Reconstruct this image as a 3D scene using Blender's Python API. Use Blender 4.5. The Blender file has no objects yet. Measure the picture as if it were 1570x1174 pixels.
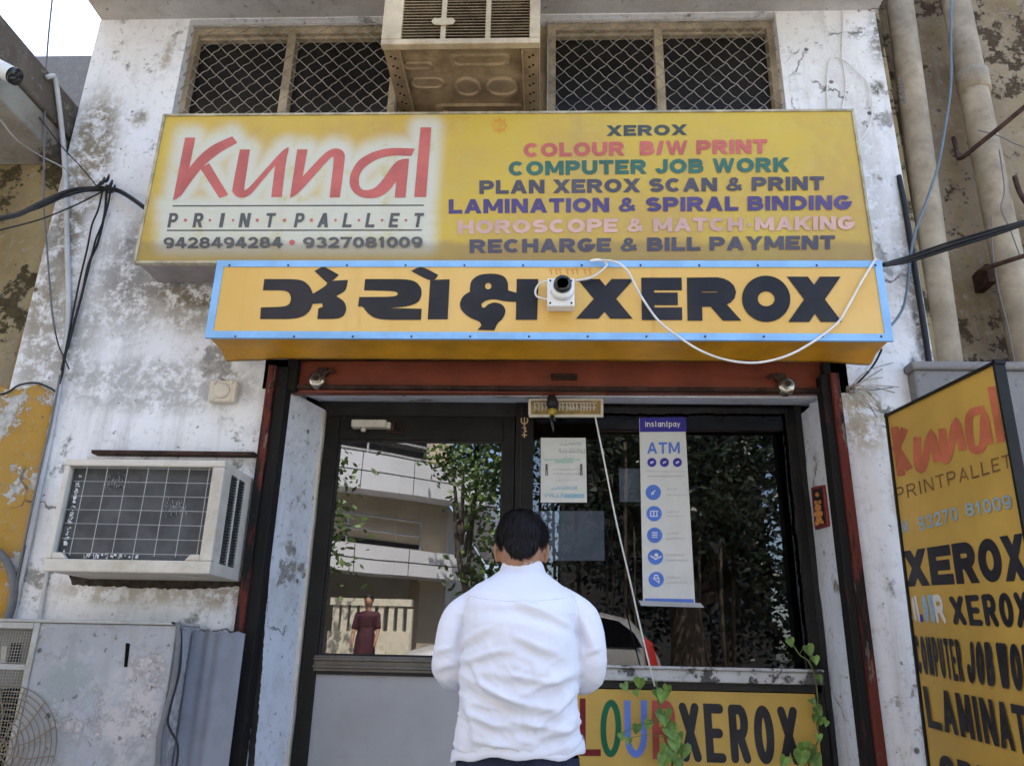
import bpy, bmesh, math, random
from mathutils import Vector, Matrix, noise
from mathutils.geometry import tessellate_polygon
random.seed(7)
R = math.radians
scene = bpy.context.scene
COL = scene.collection

# ------------------------------------------------------------------ camera
F_PX, CX, CY = 1200.0, 785.0, 587.0          # focal length in photo pixels, photo centre
PITCH, YAW, ROLL = R(19.4), R(-2.55), R(-1.25)
CAM = Vector((0.0, -3.1, 1.15))
_f = Vector((math.sin(YAW)*math.cos(PITCH), math.cos(YAW)*math.cos(PITCH), math.sin(PITCH)))
_r0 = Vector((math.cos(YAW), -math.sin(YAW), 0)); _d0 = _f.cross(_r0)
_r = math.cos(ROLL)*_r0 + math.sin(ROLL)*_d0
_d = -math.sin(ROLL)*_r0 + math.cos(ROLL)*_d0
cd = bpy.data.cameras.new("camera"); cam = bpy.data.objects.new("camera", cd); COL.objects.link(cam)
cam.matrix_world = Matrix(((_r.x, -_d.x, -_f.x, CAM.x), (_r.y, -_d.y, -_f.y, CAM.y), (_r.z, -_d.z, -_f.z, CAM.z), (0, 0, 0, 1)))
cd.sensor_fit = 'HORIZONTAL'; cd.sensor_width = 36; cd.lens = F_PX/1570*36
cd.clip_start = 0.05; cd.clip_end = 500
scene.camera = cam

# ------------------------------------------------------------------ light
SUN_EL, SUN_AZ = R(62), R(10)                 # the sun stands high behind the shop: the front is in open shade
world = bpy.data.worlds.new("World"); scene.world = world; world.use_nodes = True
wn = world.node_tree.nodes; wn.clear()
sky = wn.new("ShaderNodeTexSky"); sky.sky_type = 'NISHITA'; sky.sun_disc = False
sky.sun_elevation = SUN_EL; sky.sun_rotation = SUN_AZ; sky.air_density = 1.0; sky.dust_density = 2.5; sky.ozone_density = 1.0
bg = wn.new("ShaderNodeBackground"); bg.inputs[1].default_value = 0.15
wo = wn.new("ShaderNodeOutputWorld")
world.node_tree.links.new(sky.outputs[0], bg.inputs[0]); world.node_tree.links.new(bg.outputs[0], wo.inputs[0])
sd = bpy.data.lights.new("sun", 'SUN'); sd.energy = 4.0; sd.angle = R(0.53); sd.color = (1.0, 0.94, 0.85)
sun = bpy.data.objects.new("sun", sd); COL.objects.link(sun)
sdir = Vector((math.sin(SUN_AZ)*math.cos(SUN_EL), math.cos(SUN_AZ)*math.cos(SUN_EL), math.sin(SUN_EL)))
sun.rotation_euler = sdir.to_track_quat('Z', 'Y').to_euler()
scene.view_settings.view_transform = 'Standard'; scene.view_settings.look = 'None'
scene.view_settings.exposure = 2.3; scene.view_settings.gamma = 1.0

# ------------------------------------------------------------------ measuring: photo pixel -> point on a real plane
def ray(px, py): return _r*((px-CX)/F_PX) + _d*((py-CY)/F_PX) + _f
def P(px, py, Y):
    d = ray(px, py); return CAM + d*((Y-CAM.y)/d.y)
def PP(px, py, p0, n):
    d = ray(px, py); return CAM + d*((p0-CAM).dot(n)/d.dot(n))
GLASS_Y = 0.36
def mirrored(px, py, Yv):                     # where a thing seen in the glass really stands, on the street side
    p = P(px, py, Yv); return Vector((p.x, 2*GLASS_Y-p.y, p.z))

# ------------------------------------------------------------------ mesh helpers
class MB:
    def __init__(s): s.v = []; s.f = []
    def add(s, vs, fs):
        b = len(s.v); s.v += [Vector(q) for q in vs]; s.f += [tuple(i+b for i in f) for f in fs]; return s
    def box(s, x0, x1, y0, y1, z0, z1):
        return s.add([(x0,y0,z0),(x1,y0,z0),(x1,y1,z0),(x0,y1,z0),(x0,y0,z1),(x1,y0,z1),(x1,y1,z1),(x0,y1,z1)],
              [(0,3,2,1),(4,5,6,7),(0,1,5,4),(1,2,6,5),(2,3,7,6),(3,0,4,7)])
    def hexa(s, a, b):                        # two quads of 4 points each
        return s.add(list(a)+list(b), [(3,2,1,0),(4,5,6,7),(0,1,5,4),(1,2,6,5),(2,3,7,6),(3,0,4,7)])
    def slab(s, pts, depth):                  # polygon pushed along a vector
        n = len(pts); pts = [Vector(p) for p in pts]; dv = Vector(depth)
        tri = tessellate_polygon([pts])
        fs = [tuple(t) for t in tri] + [tuple(i+n for i in reversed(t)) for t in tri] + [(i,(i+1)%n,(i+1)%n+n,i+n) for i in range(n)]
        return s.add(pts+[p+dv for p in pts], fs)
    def poly(s, pts, holes=()):
        loops = [[Vector(p) for p in pts]]+[[Vector(p) for p in h] for h in holes]
        return s.add([p for l in loops for p in l], [tuple(t) for t in tessellate_polygon(loops)])
    def tube(s, pts, r, n=6, caps=True):
        pts = [Vector(p) for p in pts]; m = len(pts); rr = r if isinstance(r, (list, tuple)) else [r]*m
        t0 = (pts[1]-pts[0]).normalized(); u = t0.orthogonal().normalized(); vs = []
        for i, p in enumerate(pts):
            t = (pts[min(i+1,m-1)]-pts[max(i-1,0)]).normalized()
            u = (u - t*u.dot(t)).normalized(); w = t.cross(u)
            vs += [p+(u*math.cos(k*2*math.pi/n)+w*math.sin(k*2*math.pi/n))*rr[i] for k in range(n)]
        fs = [(i*n+k, i*n+(k+1)%n, (i+1)*n+(k+1)%n, (i+1)*n+k) for i in range(m-1) for k in range(n)]
        if caps: fs += [tuple(range(n-1,-1,-1)), tuple(range((m-1)*n, m*n))]
        return s.add(vs, fs)
    def loft(s, rings, caps=True, close=True):
        n = len(rings[0]); m = len(rings); vs = [p for r_ in rings for p in r_]
        kk = n if close else n-1
        fs = [(i*n+k, i*n+(k+1)%n, (i+1)*n+(k+1)%n, (i+1)*n+k) for i in range(m-1) for k in range(kk)]
        if caps: fs += [tuple(range(n-1,-1,-1)), tuple(range((m-1)*n, m*n))]
        return s.add(vs, fs)
    def ell(s, c, rx, ry, rz, nu=16, nv=10, M=None):
        c = Vector(c); rings = []
        vs = []; fs = []
        for j in range(1, nv):
            a = math.pi*j/nv
            for k in range(nu):
                b = 2*math.pi*k/nu
                q = Vector((rx*math.sin(a)*math.cos(b), ry*math.sin(a)*math.sin(b), rz*math.cos(a)))
                vs.append(c+(M@q if M else q))
        for z in (rz, -rz):
            q = Vector((0,0,z)); vs.append(c+(M@q if M else q))
        for j in range(nv-2):
            for k in range(nu): fs.append((j*nu+k, (j+1)*nu+k, (j+1)*nu+(k+1)%nu, j*nu+(k+1)%nu))
        t = len(vs)-2
        for k in range(nu):
            fs.append((t, k, (k+1)%nu)); fs.append((t+1, (nv-2)*nu+(k+1)%nu, (nv-2)*nu+k))
        return s.add(vs, fs)
    def build(s, name, m, parent=None, smooth=False, bevel=0, origin=None, fix=True):
        me = bpy.data.meshes.new(name)
        if parent is not None: o0 = WL[parent.name]
        elif origin is not None: o0 = Vector(origin)
        else:
            xs = [q.x for q in s.v]; ys = [q.y for q in s.v]; zs = [q.z for q in s.v]
            o0 = Vector(((min(xs)+max(xs))/2, (min(ys)+max(ys))/2, min(zs)))
        me.from_pydata([q-o0 for q in s.v], [], s.f)
        if fix:
            bm = bmesh.new(); bm.from_mesh(me); bmesh.ops.recalc_face_normals(bm, faces=bm.faces); bm.to_mesh(me); bm.free()
        if smooth:
            for p in me.polygons: p.use_smooth = True
        me.materials.append(m); me.update()
        o = bpy.data.objects.new(name, me); COL.objects.link(o)
        if parent is not None: o.parent = parent
        else: o.location = o0
        WL[o.name] = o0
        if bevel:
            b = o.modifiers.new("bevel", 'BEVEL'); b.width = bevel; b.segments = 2; b.limit_method = 'ANGLE'; b.angle_limit = R(40)
        return o
WL = {}
def tag(o, label=None, cat=None, group=None, kind=None):
    if label: o['label'] = label
    if cat: o['category'] = cat
    if group: o['group'] = group
    if kind: o['kind'] = kind
    return o
def thing(name, label, cat, loc, group=None):
    o = bpy.data.objects.new(name, None); COL.objects.link(o); o.location = loc; o.empty_display_size = 0.05
    WL[o.name] = Vector(loc); return tag(o, label, cat, group)
def spline(pts, n=8):                          # Catmull-Rom through points of any dimension
    pts = [Vector(p) for p in pts]; out = []
    for i in range(len(pts)-1):
        p0 = pts[max(i-1,0)]; p1 = pts[i]; p2 = pts[i+1]; p3 = pts[min(i+2,len(pts)-1)]
        for k in range(n):
            t = k/n
            out.append(0.5*((2*p1)+(p2-p0)*t+(2*p0-5*p1+4*p2-p3)*t*t+(3*p1-p0-3*p2+p3)*t**3))
    return out+[pts[-1]]
def wire(name, label, px, r, m, cat='cable', n=6, group=None, parent=None, jit=0):
    """a cable through photo points (x, y, depth)"""
    pts = [P(a, b, c) for a, b, c in px]
    pts = spline(pts, n)
    if jit:
        pts = [p+Vector((random.uniform(-jit,jit), random.uniform(-jit,jit), random.uniform(-jit,jit))) for p in pts]
    o = MB().tube(pts, r, 6).build(name, m, parent, smooth=True)
    return o if parent else tag(o, label, cat, group)

# ------------------------------------------------------------------ materials
class NT:
    def __init__(s, name):
        s.m = bpy.data.materials.new(name); s.m.use_nodes = True; s.t = s.m.node_tree; s.t.nodes.clear()
        s.out = s.n('OutputMaterial'); s.tc = s.n('TexCoord'); s.co = s.tc.outputs['Object']
    def n(s, kind, **k):
        nd = s.t.nodes.new('ShaderNode'+kind)
        for a, b in k.items(): setattr(nd, a, b)
        return nd
    def put(s, sock, v):
        if isinstance(v, bpy.types.NodeSocket): s.t.links.new(v, sock)
        elif isinstance(v, (tuple, list)) and len(v) == 3 and sock.type == 'RGBA': sock.default_value = (*v, 1)
        else: sock.default_value = v
    def map(s, scale, loc=(0,0,0), vec=None, rot=(0,0,0)):
        m = s.n('Mapping'); s.put(m.inputs[0], vec or s.co); m.inputs['Scale'].default_value = scale; m.inputs['Location'].default_value = loc
        m.inputs['Rotation'].default_value = rot
        return m.outputs[0]
    def noise(s, scale, detail=6, rough=0.6, vec=None, dist=0, col=False):
        m = s.n('TexNoise'); s.put(m.inputs['Vector'], vec or s.co); m.inputs['Scale'].default_value = scale
        m.inputs['Detail'].default_value = detail; m.inputs['Roughness'].default_value = rough; m.inputs['Distortion'].default_value = dist
        return m.outputs[1 if col else 0]
    def voro(s, scale, feature='F1', vec=None, out='Distance', rnd=1):
        m = s.n('TexVoronoi', feature=feature); s.put(m.inputs['Vector'], vec or s.co); m.inputs['Scale'].default_value = scale
        m.inputs['Randomness'].default_value = rnd; return m.outputs[out]
    def ramp(s, fac, a, b, inv=False):        # smooth 0..1 step from a to b
        m = s.n('MapRange', interpolation_type='SMOOTHSTEP'); s.put(m.inputs[0], fac); m.inputs[1].default_value = a; m.inputs[2].default_value = b
        m.inputs[3].default_value = 1 if inv else 0; m.inputs[4].default_value = 0 if inv else 1; return m.outputs[0]
    def mix(s, fac, a, b, mode='MIX'):
        m = s.n('Mix', data_type='RGBA', blend_type=mode); s.put(m.inputs[0], fac); s.put(m.inputs[6], a); s.put(m.inputs[7], b); return m.outputs[2]
    def math(s, op, a, b=0.0):
        m = s.n('Math', operation=op); s.put(m.inputs[0], a); s.put(m.inputs[1], b); return m.outputs[0]
    def bump(s, h, strength=0.3, dist=0.01, normal=None):
        m = s.n('Bump'); s.put(m.inputs['Height'], h); m.inputs['Strength'].default_value = strength; m.inputs['Distance'].default_value = dist
        if normal is not None: s.put(m.inputs['Normal'], normal)
        return m.outputs[0]
    def near(s, c, r, soft, wob=0.0, wscale=6.0, sq=(1,1,1)):   # 1 near a point of the surface, with a wobbly edge
        v = s.n('VectorMath', operation='SUBTRACT'); s.put(v.inputs[0], s.co); v.inputs[1].default_value = c
        v2 = s.n('VectorMath', operation='MULTIPLY'); s.t.links.new(v.outputs[0], v2.inputs[0]); v2.inputs[1].default_value = sq
        l = s.n('VectorMath', operation='LENGTH'); s.t.links.new(v2.outputs[0], l.inputs[0])
        d = l.outputs['Value']
        if wob: d = s.math('ADD', d, s.math('MULTIPLY', s.math('SUBTRACT', s.noise(wscale, 8, .7), .5), wob))
        return s.ramp(d, r-soft, r+soft, True)
    def bsdf(s, col, rough=0.7, normal=None, metal=0.0, spec=0.5, sss=0):
        b = s.n('BsdfPrincipled'); s.put(b.inputs['Base Color'], col); s.put(b.inputs['Roughness'], rough); s.put(b.inputs['Metallic'], metal)
        b.inputs['Specular IOR Level'].default_value = spec
        if sss: b.inputs['Subsurface Weight'].default_value = sss; b.inputs['Subsurface Radius'].default_value = (0.01,0.004,0.002); b.inputs['Subsurface Scale'].default_value = 1
        if normal is not None: s.put(b.inputs['Normal'], normal)
        s.t.links.new(b.outputs[0], s.out.inputs[0]); s.b = b; return s.m
def simple(name, col, rough=0.6, metal=0.0, spec=0.4, var=0.12, scale=14.0, bump=0.0, dirt=0.0, dirtcol=(0.09,0.075,0.06), bscale=None):
    t = NT(name); n1 = t.noise(scale, 5, .6); k = t.ramp(n1, .3, .7)
    c = t.mix(k, tuple(v*(1-var) for v in col), tuple(min(1, v*(1+var)) for v in col))
    if dirt:
        d = t.math('MULTIPLY', t.ramp(t.noise(scale*.4, 9, .72), .45, .72), dirt); c = t.mix(d, c, dirtcol)
    nm = t.bump(t.noise(bscale or scale*4, 4, .6), bump, .004) if bump else None
    return t.bsdf(c, rough, nm, metal, spec)

def plaster(name, c1, c2, patch=(0.30,0.285,0.26), blobs=(), peel=0.61, streak=0.55, crack=1.0, tint=None):
    t = NT(name)
    c = t.mix(t.ramp(t.noise(1.4, 8, .6), .38, .62), c1, c2)
    c = t.mix(t.math('MULTIPLY', t.ramp(t.noise(7, 10, .76), .51, .61), .28), c, tuple(v*.64 for v in c2))
    c = t.mix(t.math('MULTIPLY', t.ramp(t.noise(24, 8, .75), .54, .64), .42), c, (0.34,0.315,0.28))
    # rain streaks
    st = t.ramp(t.noise(1.0, 7, .68, t.map((9, 9, 0.75))), .50, .78)
    c = t.mix(t.math('MULTIPLY', st, streak), c, (0.24,0.215,0.185))
    st2 = t.ramp(t.noise(1.0, 5, .6, t.map((3.2, 3.2, 0.5), (5,2,1))), .55, .8)
    c = t.mix(t.math('MULTIPLY', st2, streak*.6), c, (0.33,0.32,0.31))
    hh = t.noise(30, 8, .7)
    for (p, r_, soft, sq, col, amt) in blobs:      # patches where paint has gone, each at its own spot on the wall
        k = t.near(p, r_, soft, .55*r_*2, 7, sq)
        k = t.math('MULTIPLY', k, t.ramp(t.noise(13, 10, .78), .42, .54) if amt < 1 else t.ramp(t.noise(21, 10, .8), .40, .56))
        c = t.mix(t.math('MULTIPLY', k, min(amt*1.25, 1)), c, col)
    # peeled patches showing cement
    pn = t.noise(2.6, 11, .74); pk = t.ramp(pn, peel, peel+.012)
    rim = t.math('MULTIPLY', t.ramp(pn, peel-.022, peel), t.ramp(pn, peel, peel+.004, True))
    pc = t.mix(t.ramp(hh, .35, .65), tuple(v*.6 for v in patch), patch)
    c = t.mix(t.math('MULTIPLY', rim, .35), c, (0.2,0.18,0.16)); c = t.mix(pk, c, pc)
    # scuffs, specks and pock marks
    sp = t.ramp(t.noise(34, 3, .6), .66, .70); c = t.mix(t.math('MULTIPLY', sp, .7), c, (0.10,0.09,0.085))
    dv = t.n('TexVoronoi'); t.put(dv.inputs['Vector'], t.co); dv.inputs['Scale'].default_value = 7
    hole = t.math('MULTIPLY', t.ramp(dv.outputs['Distance'], .045, .10, True), t.ramp(t.noise(2.1, 2, .5, t.map((1,1,1),(9,4,3))), .44, .50))
    c = t.mix(t.math('MULTIPLY', hole, .85), c, (0.06,0.055,0.05))
    # cracks
    wv = t.n('VectorMath', operation='ADD'); t.put(wv.inputs[0], t.co)
    nz = t.n('VectorMath', operation='SCALE'); t.put(nz.inputs[0], t.noise(3.5, 6, .65, col=True)); nz.inputs[3].default_value = .22
    t.t.links.new(nz.outputs[0], wv.inputs[1])
    cr = t.math('MULTIPLY', t.ramp(t.voro(1.15, 'DISTANCE_TO_EDGE', wv.outputs[0]), .002, .007, True), t.ramp(t.noise(1.7, 4, .6, t.map((1,1,1),(3,7,2))), .54, .62))
    cr = t.math('MULTIPLY', cr, crack); c = t.mix(t.math('MULTIPLY', cr, .8), c, (0.09,0.08,0.07))
    h = t.math('ADD', t.math('MULTIPLY', hh, .35), t.math('MULTIPLY', t.noise(6, 8, .65), .8))
    h = t.math('SUBTRACT', h, t.math('MULTIPLY', pk, .35)); h = t.math('SUBTRACT', h, t.math('MULTIPLY', t.math('ADD', cr, hole), .6))
    return t.bsdf(c, .92, t.bump(h, .55, .012), 0, .15)
# ------------------------------------------------------------------ lettering: stroke alphabet, one flat shape per stroke
def arc(cx, cy, rx, ry, a0, a1, n=12):
    return [(cx+rx*math.cos(R(a0+(a1-a0)*i/n)), cy+ry*math.sin(R(a0+(a1-a0)*i/n))) for i in range(n+1)]
GL = {
 'A': (.95, [('d',0,0,.5,1),('d',1,0,.5,1),('s',[(.22,.28),(.78,.28)])]),
 'B': (.86, [('s',[(0,0),(0,1)]),('s',[(0,1),(.6,1)]+arc(.6,.77,.3,.23,80,-80,8)+[(.6,.53),(0,.53)]),('s',[(.3,.53),(.65,.53)]+arc(.65,.265,.35,.265,80,-80,8)+[(.65,0),(0,0)])]),
 'C': (.9, [('s',arc(.5,.5,.5,.5,42,318,22))]),
 'D': (.9, [('s',[(0,0),(0,1)]),('s',[(0,1),(.45,1)]+arc(.45,.5,.55,.5,85,-85,12)+[(.45,0),(0,0)])]),
 'E': (.78, [('s',[(1,1),(0,1),(0,0),(1,0)]),('s',[(0,.5),(.85,.5)])]),
 'F': (.76, [('s',[(1,1),(0,1),(0,0)]),('s',[(0,.5),(.85,.5)])]),
 'G': (.95, [('s',arc(.5,.5,.5,.5,42,340,22)+[(1,.42),(.58,.42)])]),
 'H': (.88, [('s',[(0,0),(0,1)]),('s',[(1,0),(1,1)]),('s',[(0,.52),(1,.52)])]),
 'I': (.24, [('s',[(.5,0),(.5,1)])]),
 'J': (.72, [('s',[(1,1),(1,.35)]+arc(.5,.35,.5,.35,-10,-175,10))]),
 'K': (.92, [('s',[(0,0),(0,1)]),('d',.05,.3,.95,1),('d',.98,0,.4,.62)]),
 'L': (.74, [('s',[(0,1),(0,0),(1,0)])]),
 'M': (1.06, [('s',[(0,0),(0,1)]),('s',[(1,0),(1,1)]),('d',.5,.05,.04,1),('d',.5,.05,.96,1)]),
 'N': (.9, [('s',[(0,0),(0,1)]),('s',[(1,0),(1,1)]),('d',.97,0,.03,1)]),
 'O': (.98, [('o',arc(.5,.5,.5,.5,0,360,32))]),
 'P': (.84, [('s',[(0,0),(0,1)]),('s',[(0,1),(.6,1)]+arc(.6,.72,.4,.28,80,-80,8)+[(.6,.44),(0,.44)])]),
 'R': (.9, [('s',[(0,0),(0,1)]),('s',[(0,1),(.58,1)]+arc(.58,.74,.36,.26,80,-80,8)+[(.58,.48),(0,.48)]),('d',1,0,.5,.5)]),
 'S': (.86, [('s',arc(.5,.76,.46,.24,25,268,14)+arc(.5,.26,.5,.26,88,-155,14))]),
 'T': (.82, [('s',[(0,1),(1,1)]),('s',[(.5,1),(.5,0)])]),
 'U': (.88, [('s',[(0,1),(0,.38)]+arc(.5,.38,.5,.38,190,350,12)+[(1,.38),(1,1)])]),
 'W': (1.3, [('d',.25,0,0,1),('d',.25,0,.5,1),('d',.75,0,.5,1),('d',.75,0,1,1)]),
 'X': (.95, [('d',0,0,1,1),('d',1,0,0,1)]),
 'Y': (.92, [('d',.5,.42,0,1),('d',.5,.42,1,1),('s',[(.5,.5),(.5,0)])]),
 '&': (.98, [('s',[(1,0),(.3,.62),(.24,.8),(.34,.97),(.52,1),(.66,.9),(.62,.7),(.16,.42),(.03,.22),(.12,.05),(.4,0),(.72,.12),(.95,.46)])]),
 '/': (.45, [('d',0,0,1,1)]), '-': (.45, [('s',[(0,.42),(1,.42)])]), ':': (.24, [('s',[(.5,.1),(.5,.28)]),('s',[(.5,.6),(.5,.78)])]),
 '.': (.24, [('s',[(.5,0),(.5,.14)])]),
 '0': (.72, [('o',arc(.5,.5,.5,.5,0,360,24))]),
 '1': (.5, [('s',[(.05,.72),(.5,.98)]),('s',[(.6,1),(.6,0)])]),
 '2': (.74, [('s',arc(.5,.7,.46,.3,170,-20,12)+[(.75,.42),(.05,.03)]),('s',[(0,0),(1,0)])]),
 '3': (.74, [('s',arc(.48,.76,.44,.24,160,-85,12)),('s',arc(.48,.26,.5,.26,85,-160,12))]),
 '4': (.8, [('s',[(.72,0),(.72,1)]),('d',.05,.3,.62,1),('s',[(0,.27),(1,.27)])]),
 '7': (.74, [('s',[(0,1),(1,1)]),('d',.3,0,.9,.98)]),
 '8': (.76, [('o',arc(.5,.76,.42,.24,0,360,18)),('o',arc(.5,.26,.5,.26,0,360,18))]),
 '9': (.74, [('o',arc(.5,.68,.5,.32,0,360,20)),('s',[(1,.68),(.98,.4)]+arc(.45,.3,.5,.3,10,-120,8))]),
 'i': (.22, [('s',[(.5,0),(.5,.7)]),('s',[(.5,.86),(.5,1)])]), 'n': (.6, [('s',[(0,0),(0,.7)]),('s',[(0,.42)]+arc(.5,.42,.5,.26,150,0,8)+[(1,0)])]),
 's': (.52, [('s',arc(.5,.53,.46,.17,25,268,10)+arc(.5,.18,.5,.18,88,-155,10))]), 't': (.4, [('s',[(.4,.95),(.4,0),(.9,0)]),('s',[(0,.7),(1,.7)])]),
 'a': (.6, [('o',arc(.45,.34,.45,.34,0,360,16)),('s',[(1,.7),(1,0)])]), 'p': (.6, [('o',arc(.5,.34,.5,.34,0,360,16)),('s',[(0,.7),(0,-.3)])]),
 'y': (.58, [('d',.5,0,0,.7),('d',.2,-.3,1,.7)]),
}
ZSTEP = 0.00004; VSTEP = 0.000012
def ribbon(pts, w, closed=False, rnd=False):
    """outline strip of a stroke: (vertices, faces) in 2-D"""
    pts = [Vector((p[0], p[1])) for p in pts]
    if closed: pts = pts[:-1]
    q = [pts[0]]
    for p in pts[1:]:
        if (p-q[-1]).length > 1e-5: q.append(p)
    pts = q; n = len(pts); vs = []; h = w/2
    for i, p in enumerate(pts):
        a = pts[i-1] if (i or closed) else None; b = pts[(i+1) % n] if (i < n-1 or closed) else None
        d0 = (p-a).normalized() if a is not None else None; d1 = (b-p).normalized() if b is not None else None
        if d0 is None: d0 = d1
        if d1 is None: d1 = d0
        n0 = Vector((-d0.y, d0.x)); n1 = Vector((-d1.y, d1.x)); m = n0+n1
        if m.length < .2: m = n0.copy()
        m.normalize(); k = min(1/max(m.dot(n0), .3), 2.2)
        vs += [p+m*h*k, p-m*h*k]
    fs = [(2*i, 2*i+1, (2*i+3) % (2*n), (2*i+2) % (2*n)) for i in range(n if closed else n-1)]
    if rnd and not closed:
        for e, (p, d) in enumerate(((pts[0], (pts[0]-pts[1]).normalized()), (pts[-1], (pts[-1]-pts[-2]).normalized()))):
            nn = Vector((-d.y, d.x)); b = len(vs)
            vs += [p+nn*h*math.cos(a)+d*h*math.sin(a) for a in [math.pi*k/8 for k in range(9)]]
            fs.append(tuple(range(b, b+9)))
    return vs, fs
def glyph_shapes(ch, W, H, w, rnd):
    """2-D pieces of one letter in a W x H box with stroke width w"""
    out = []
    if ch not in GL: return out
    for g in GL[ch][1]:
        f = lambda p: (w/2+p[0]*(W-w), w/2+p[1]*(H-w))
        if g[0] == 'd' and not rnd:
            x0, y0, x1, y1 = g[1:]
            def hy(y): return 0 if y <= 0.001 and y > -.01 else (H if y >= .999 else w/2+y*(H-w))
            a = (w/2+x0*(W-w), hy(y0)); b = (w/2+x1*(W-w), hy(y1)); L = math.hypot(b[0]-a[0], b[1]-a[1])
            hw = w/2*min(L/max(abs(b[1]-a[1]), 1e-4), 1.5)*.96
            if ch == 'M' or ch == 'W': hw *= .82
            out.append(([Vector((a[0]-hw, a[1])), Vector((a[0]+hw, a[1])), Vector((b[0]+hw, b[1])), Vector((b[0]-hw, b[1]))], [(0,1,2,3)]))
        elif g[0] == 'd': out.append(ribbon([f(g[1:3]), f(g[3:5])], w, rnd=True))
        else:
            pts = [f(p) for p in g[1]]
            if not rnd and g[0] == 's':            # let straight ends reach the edge of the box
                for e, o in ((0, 1), (-1, -2)):
                    a, b = Vector(pts[e]), Vector(pts[o]); d = (a-b)
                    if d.length > .25*H and (abs(d.x) < 1e-6 or abs(d.y) < 1e-6): pts[e] = tuple(a+d.normalized()*w/2)
            out.append(ribbon(pts, w, closed=g[0] == 'o', rnd=rnd))
    return out
class Ink:
    """collects flat painted shapes on a surface; each piece sits a hair above the one before it"""
    def __init__(s, to3, nrm, lift=0.0015): s.mb = MB(); s.to3 = to3; s.n = Vector(nrm).normalized(); s.z = lift
    def shape(s, vs, fs):
        n = len(vs); k = VSTEP if n > 8 else 0       # later parts of a long stroke ride a hair above its earlier parts
        s.mb.add([s.to3(v[0], v[1])+s.n*(s.z+k*(i//2)) for i, v in enumerate(vs)], fs); s.z += ZSTEP+k*(n//2)*.35
    def poly(s, pts, holes=()):
        loops = [[Vector((p[0], p[1], 0)) for p in pts]]+[[Vector((p[0], p[1], 0)) for p in h] for h in holes]
        s.shape([p for l in loops for p in l], [tuple(t) for t in tessellate_polygon(loops)])
    def stroke(s, pts, w, rnd=False, closed=False): s.shape(*ribbon(pts, w, closed, rnd))
    def disc(s, x, y, r, ry=None, n=20): s.poly([(x+r*math.cos(2*math.pi*k/n), y+(ry or r)*math.sin(2*math.pi*k/n)) for k in range(n)])
    def text(s, txt, quad, w=.2, gap=.12, space=.5, rnd=False, slant=0.0, adv=None):
        """quad: TL, TR, BR, BL in photo pixels"""
        x = 0; items = []
        for ch in txt:
            if ch == ' ': x += space; continue
            W = (adv or GL[ch][0])
            if ch == 'I' or ch in '.:' or ch == 'i': W = max(GL[ch][0], w*1.02)
            items.append((ch, x, W)); x += W+gap
        T = x-gap; TL, TR, BR, BL = [Vector(q) for q in quad]
        for ch, x0, W in items:
            for vs, fs in glyph_shapes(ch, W, 1.0, w*.72 if ch == '&' else w, rnd):
                mp = []
                for v in vs:
                    u = (x0+v.x+slant*(v.y-.5))/T; t = v.y
                    q = (BL*(1-u)+BR*u)*(1-t)+(TL*(1-u)+TR*u)*t; mp.append((q.x, q.y))
                s.shape(mp, fs)
    def build(s, name, m, parent): return s.mb.build(name, m, parent, fix=False)
def Q(x0, x1, y0, y1, skl=0.0):               # box with a slope: y drops by skl px from left to right
    return ((x0, y0+skl/2), (x1, y0-skl/2), (x1, y1-skl/2), (x0, y1+skl/2))
def onY(Y): return lambda a, b: P(a, b, Y)
FRONT = (0, -1, 0)

# ------------------------------------------------------------------ materials used
M = {}
pw = lambda a, b, c: P(a, b, c)
BL_O = Vector((0, 0, 0))
M['wall'] = plaster('white_plaster', (0.80,0.81,0.85), (0.73,0.725,0.72), patch=(0.42,0.41,0.39), peel=.575, blobs=(
    (P(140,230,0), .16, .08, (1.4,1,.5), (0.26,0.22,0.16), .8), (P(100,360,0), .12, .07, (1.3,1,.5), (0.24,0.21,0.17), .8), (P(70,470,0), .13, .07, (1.3,1,.6), (0.30,0.26,0.2), .75),
    (P(215,182,0), .035, .02, (1,1,.7), (0.34,0.32,0.25), 1), (P(1408,500,0), .03, .02, (1.4,1,.25), (0.05,0.045,0.04), 1), (P(1402,560,0), .02, .015, (1.2,1,.5), (0.05,0.045,0.04), 1),
    (P(1345,60,0), .04, .03, (1,1,.3), (0.2,0.18,0.14), .8), (P(350,915,0), .08, .05, (.5,1,1.6), (0.33,0.27,0.2), .7), (P(200,905,0), .12, .05, (.4,1,2.2), (0.40,0.36,0.30), .6),
    (P(240,440,0), .10, .05, (.5,1,2.0), (0.12,0.10,0.08), .85), (P(300,470,0), .12, .06, (.7,1,1), (0.36,0.34,0.31), .7), (P(255,90,0), .05, .03, (2.0,1,.5), (0.40,0.36,0.27), .7), (P(1395,760,0), .09, .05, (1.3,1,.6), (0.36,0.30,0.22), .7), (P(1310,300,0), .3, .2, (2,1,.5), (0.52,0.5,0.46), .6),
    (P(205,420,0), .16, .10, (1,1,.55), (0.30,0.29,0.28), .75), (P(245,590,0), .30, .10, (.7,1,2.6), (0.40,0.395,0.39), .7),
    (P(330,455,0), .12, .07, (.5,1,2.2), (0.20,0.17,0.13), .8), (P(1400,430,0), .07, .05, (1.2,1,.25), (0.33,0.31,0.28), .8),
    (P(1345,135,0), .035, .015, (1,1,.8), (0.13,0.12,0.09), 1), (P(1320,640,0), .10, .06, (1,1,.7), (0.42,0.36,0.27), .8),
    (P(60,560,0), .10, .05, (1,1,.6), (0.36,0.33,0.29), .7), (P(110,520,0), .14, .08, (1.4,1,.6), (0.34,0.33,0.31), .65)))
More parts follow.
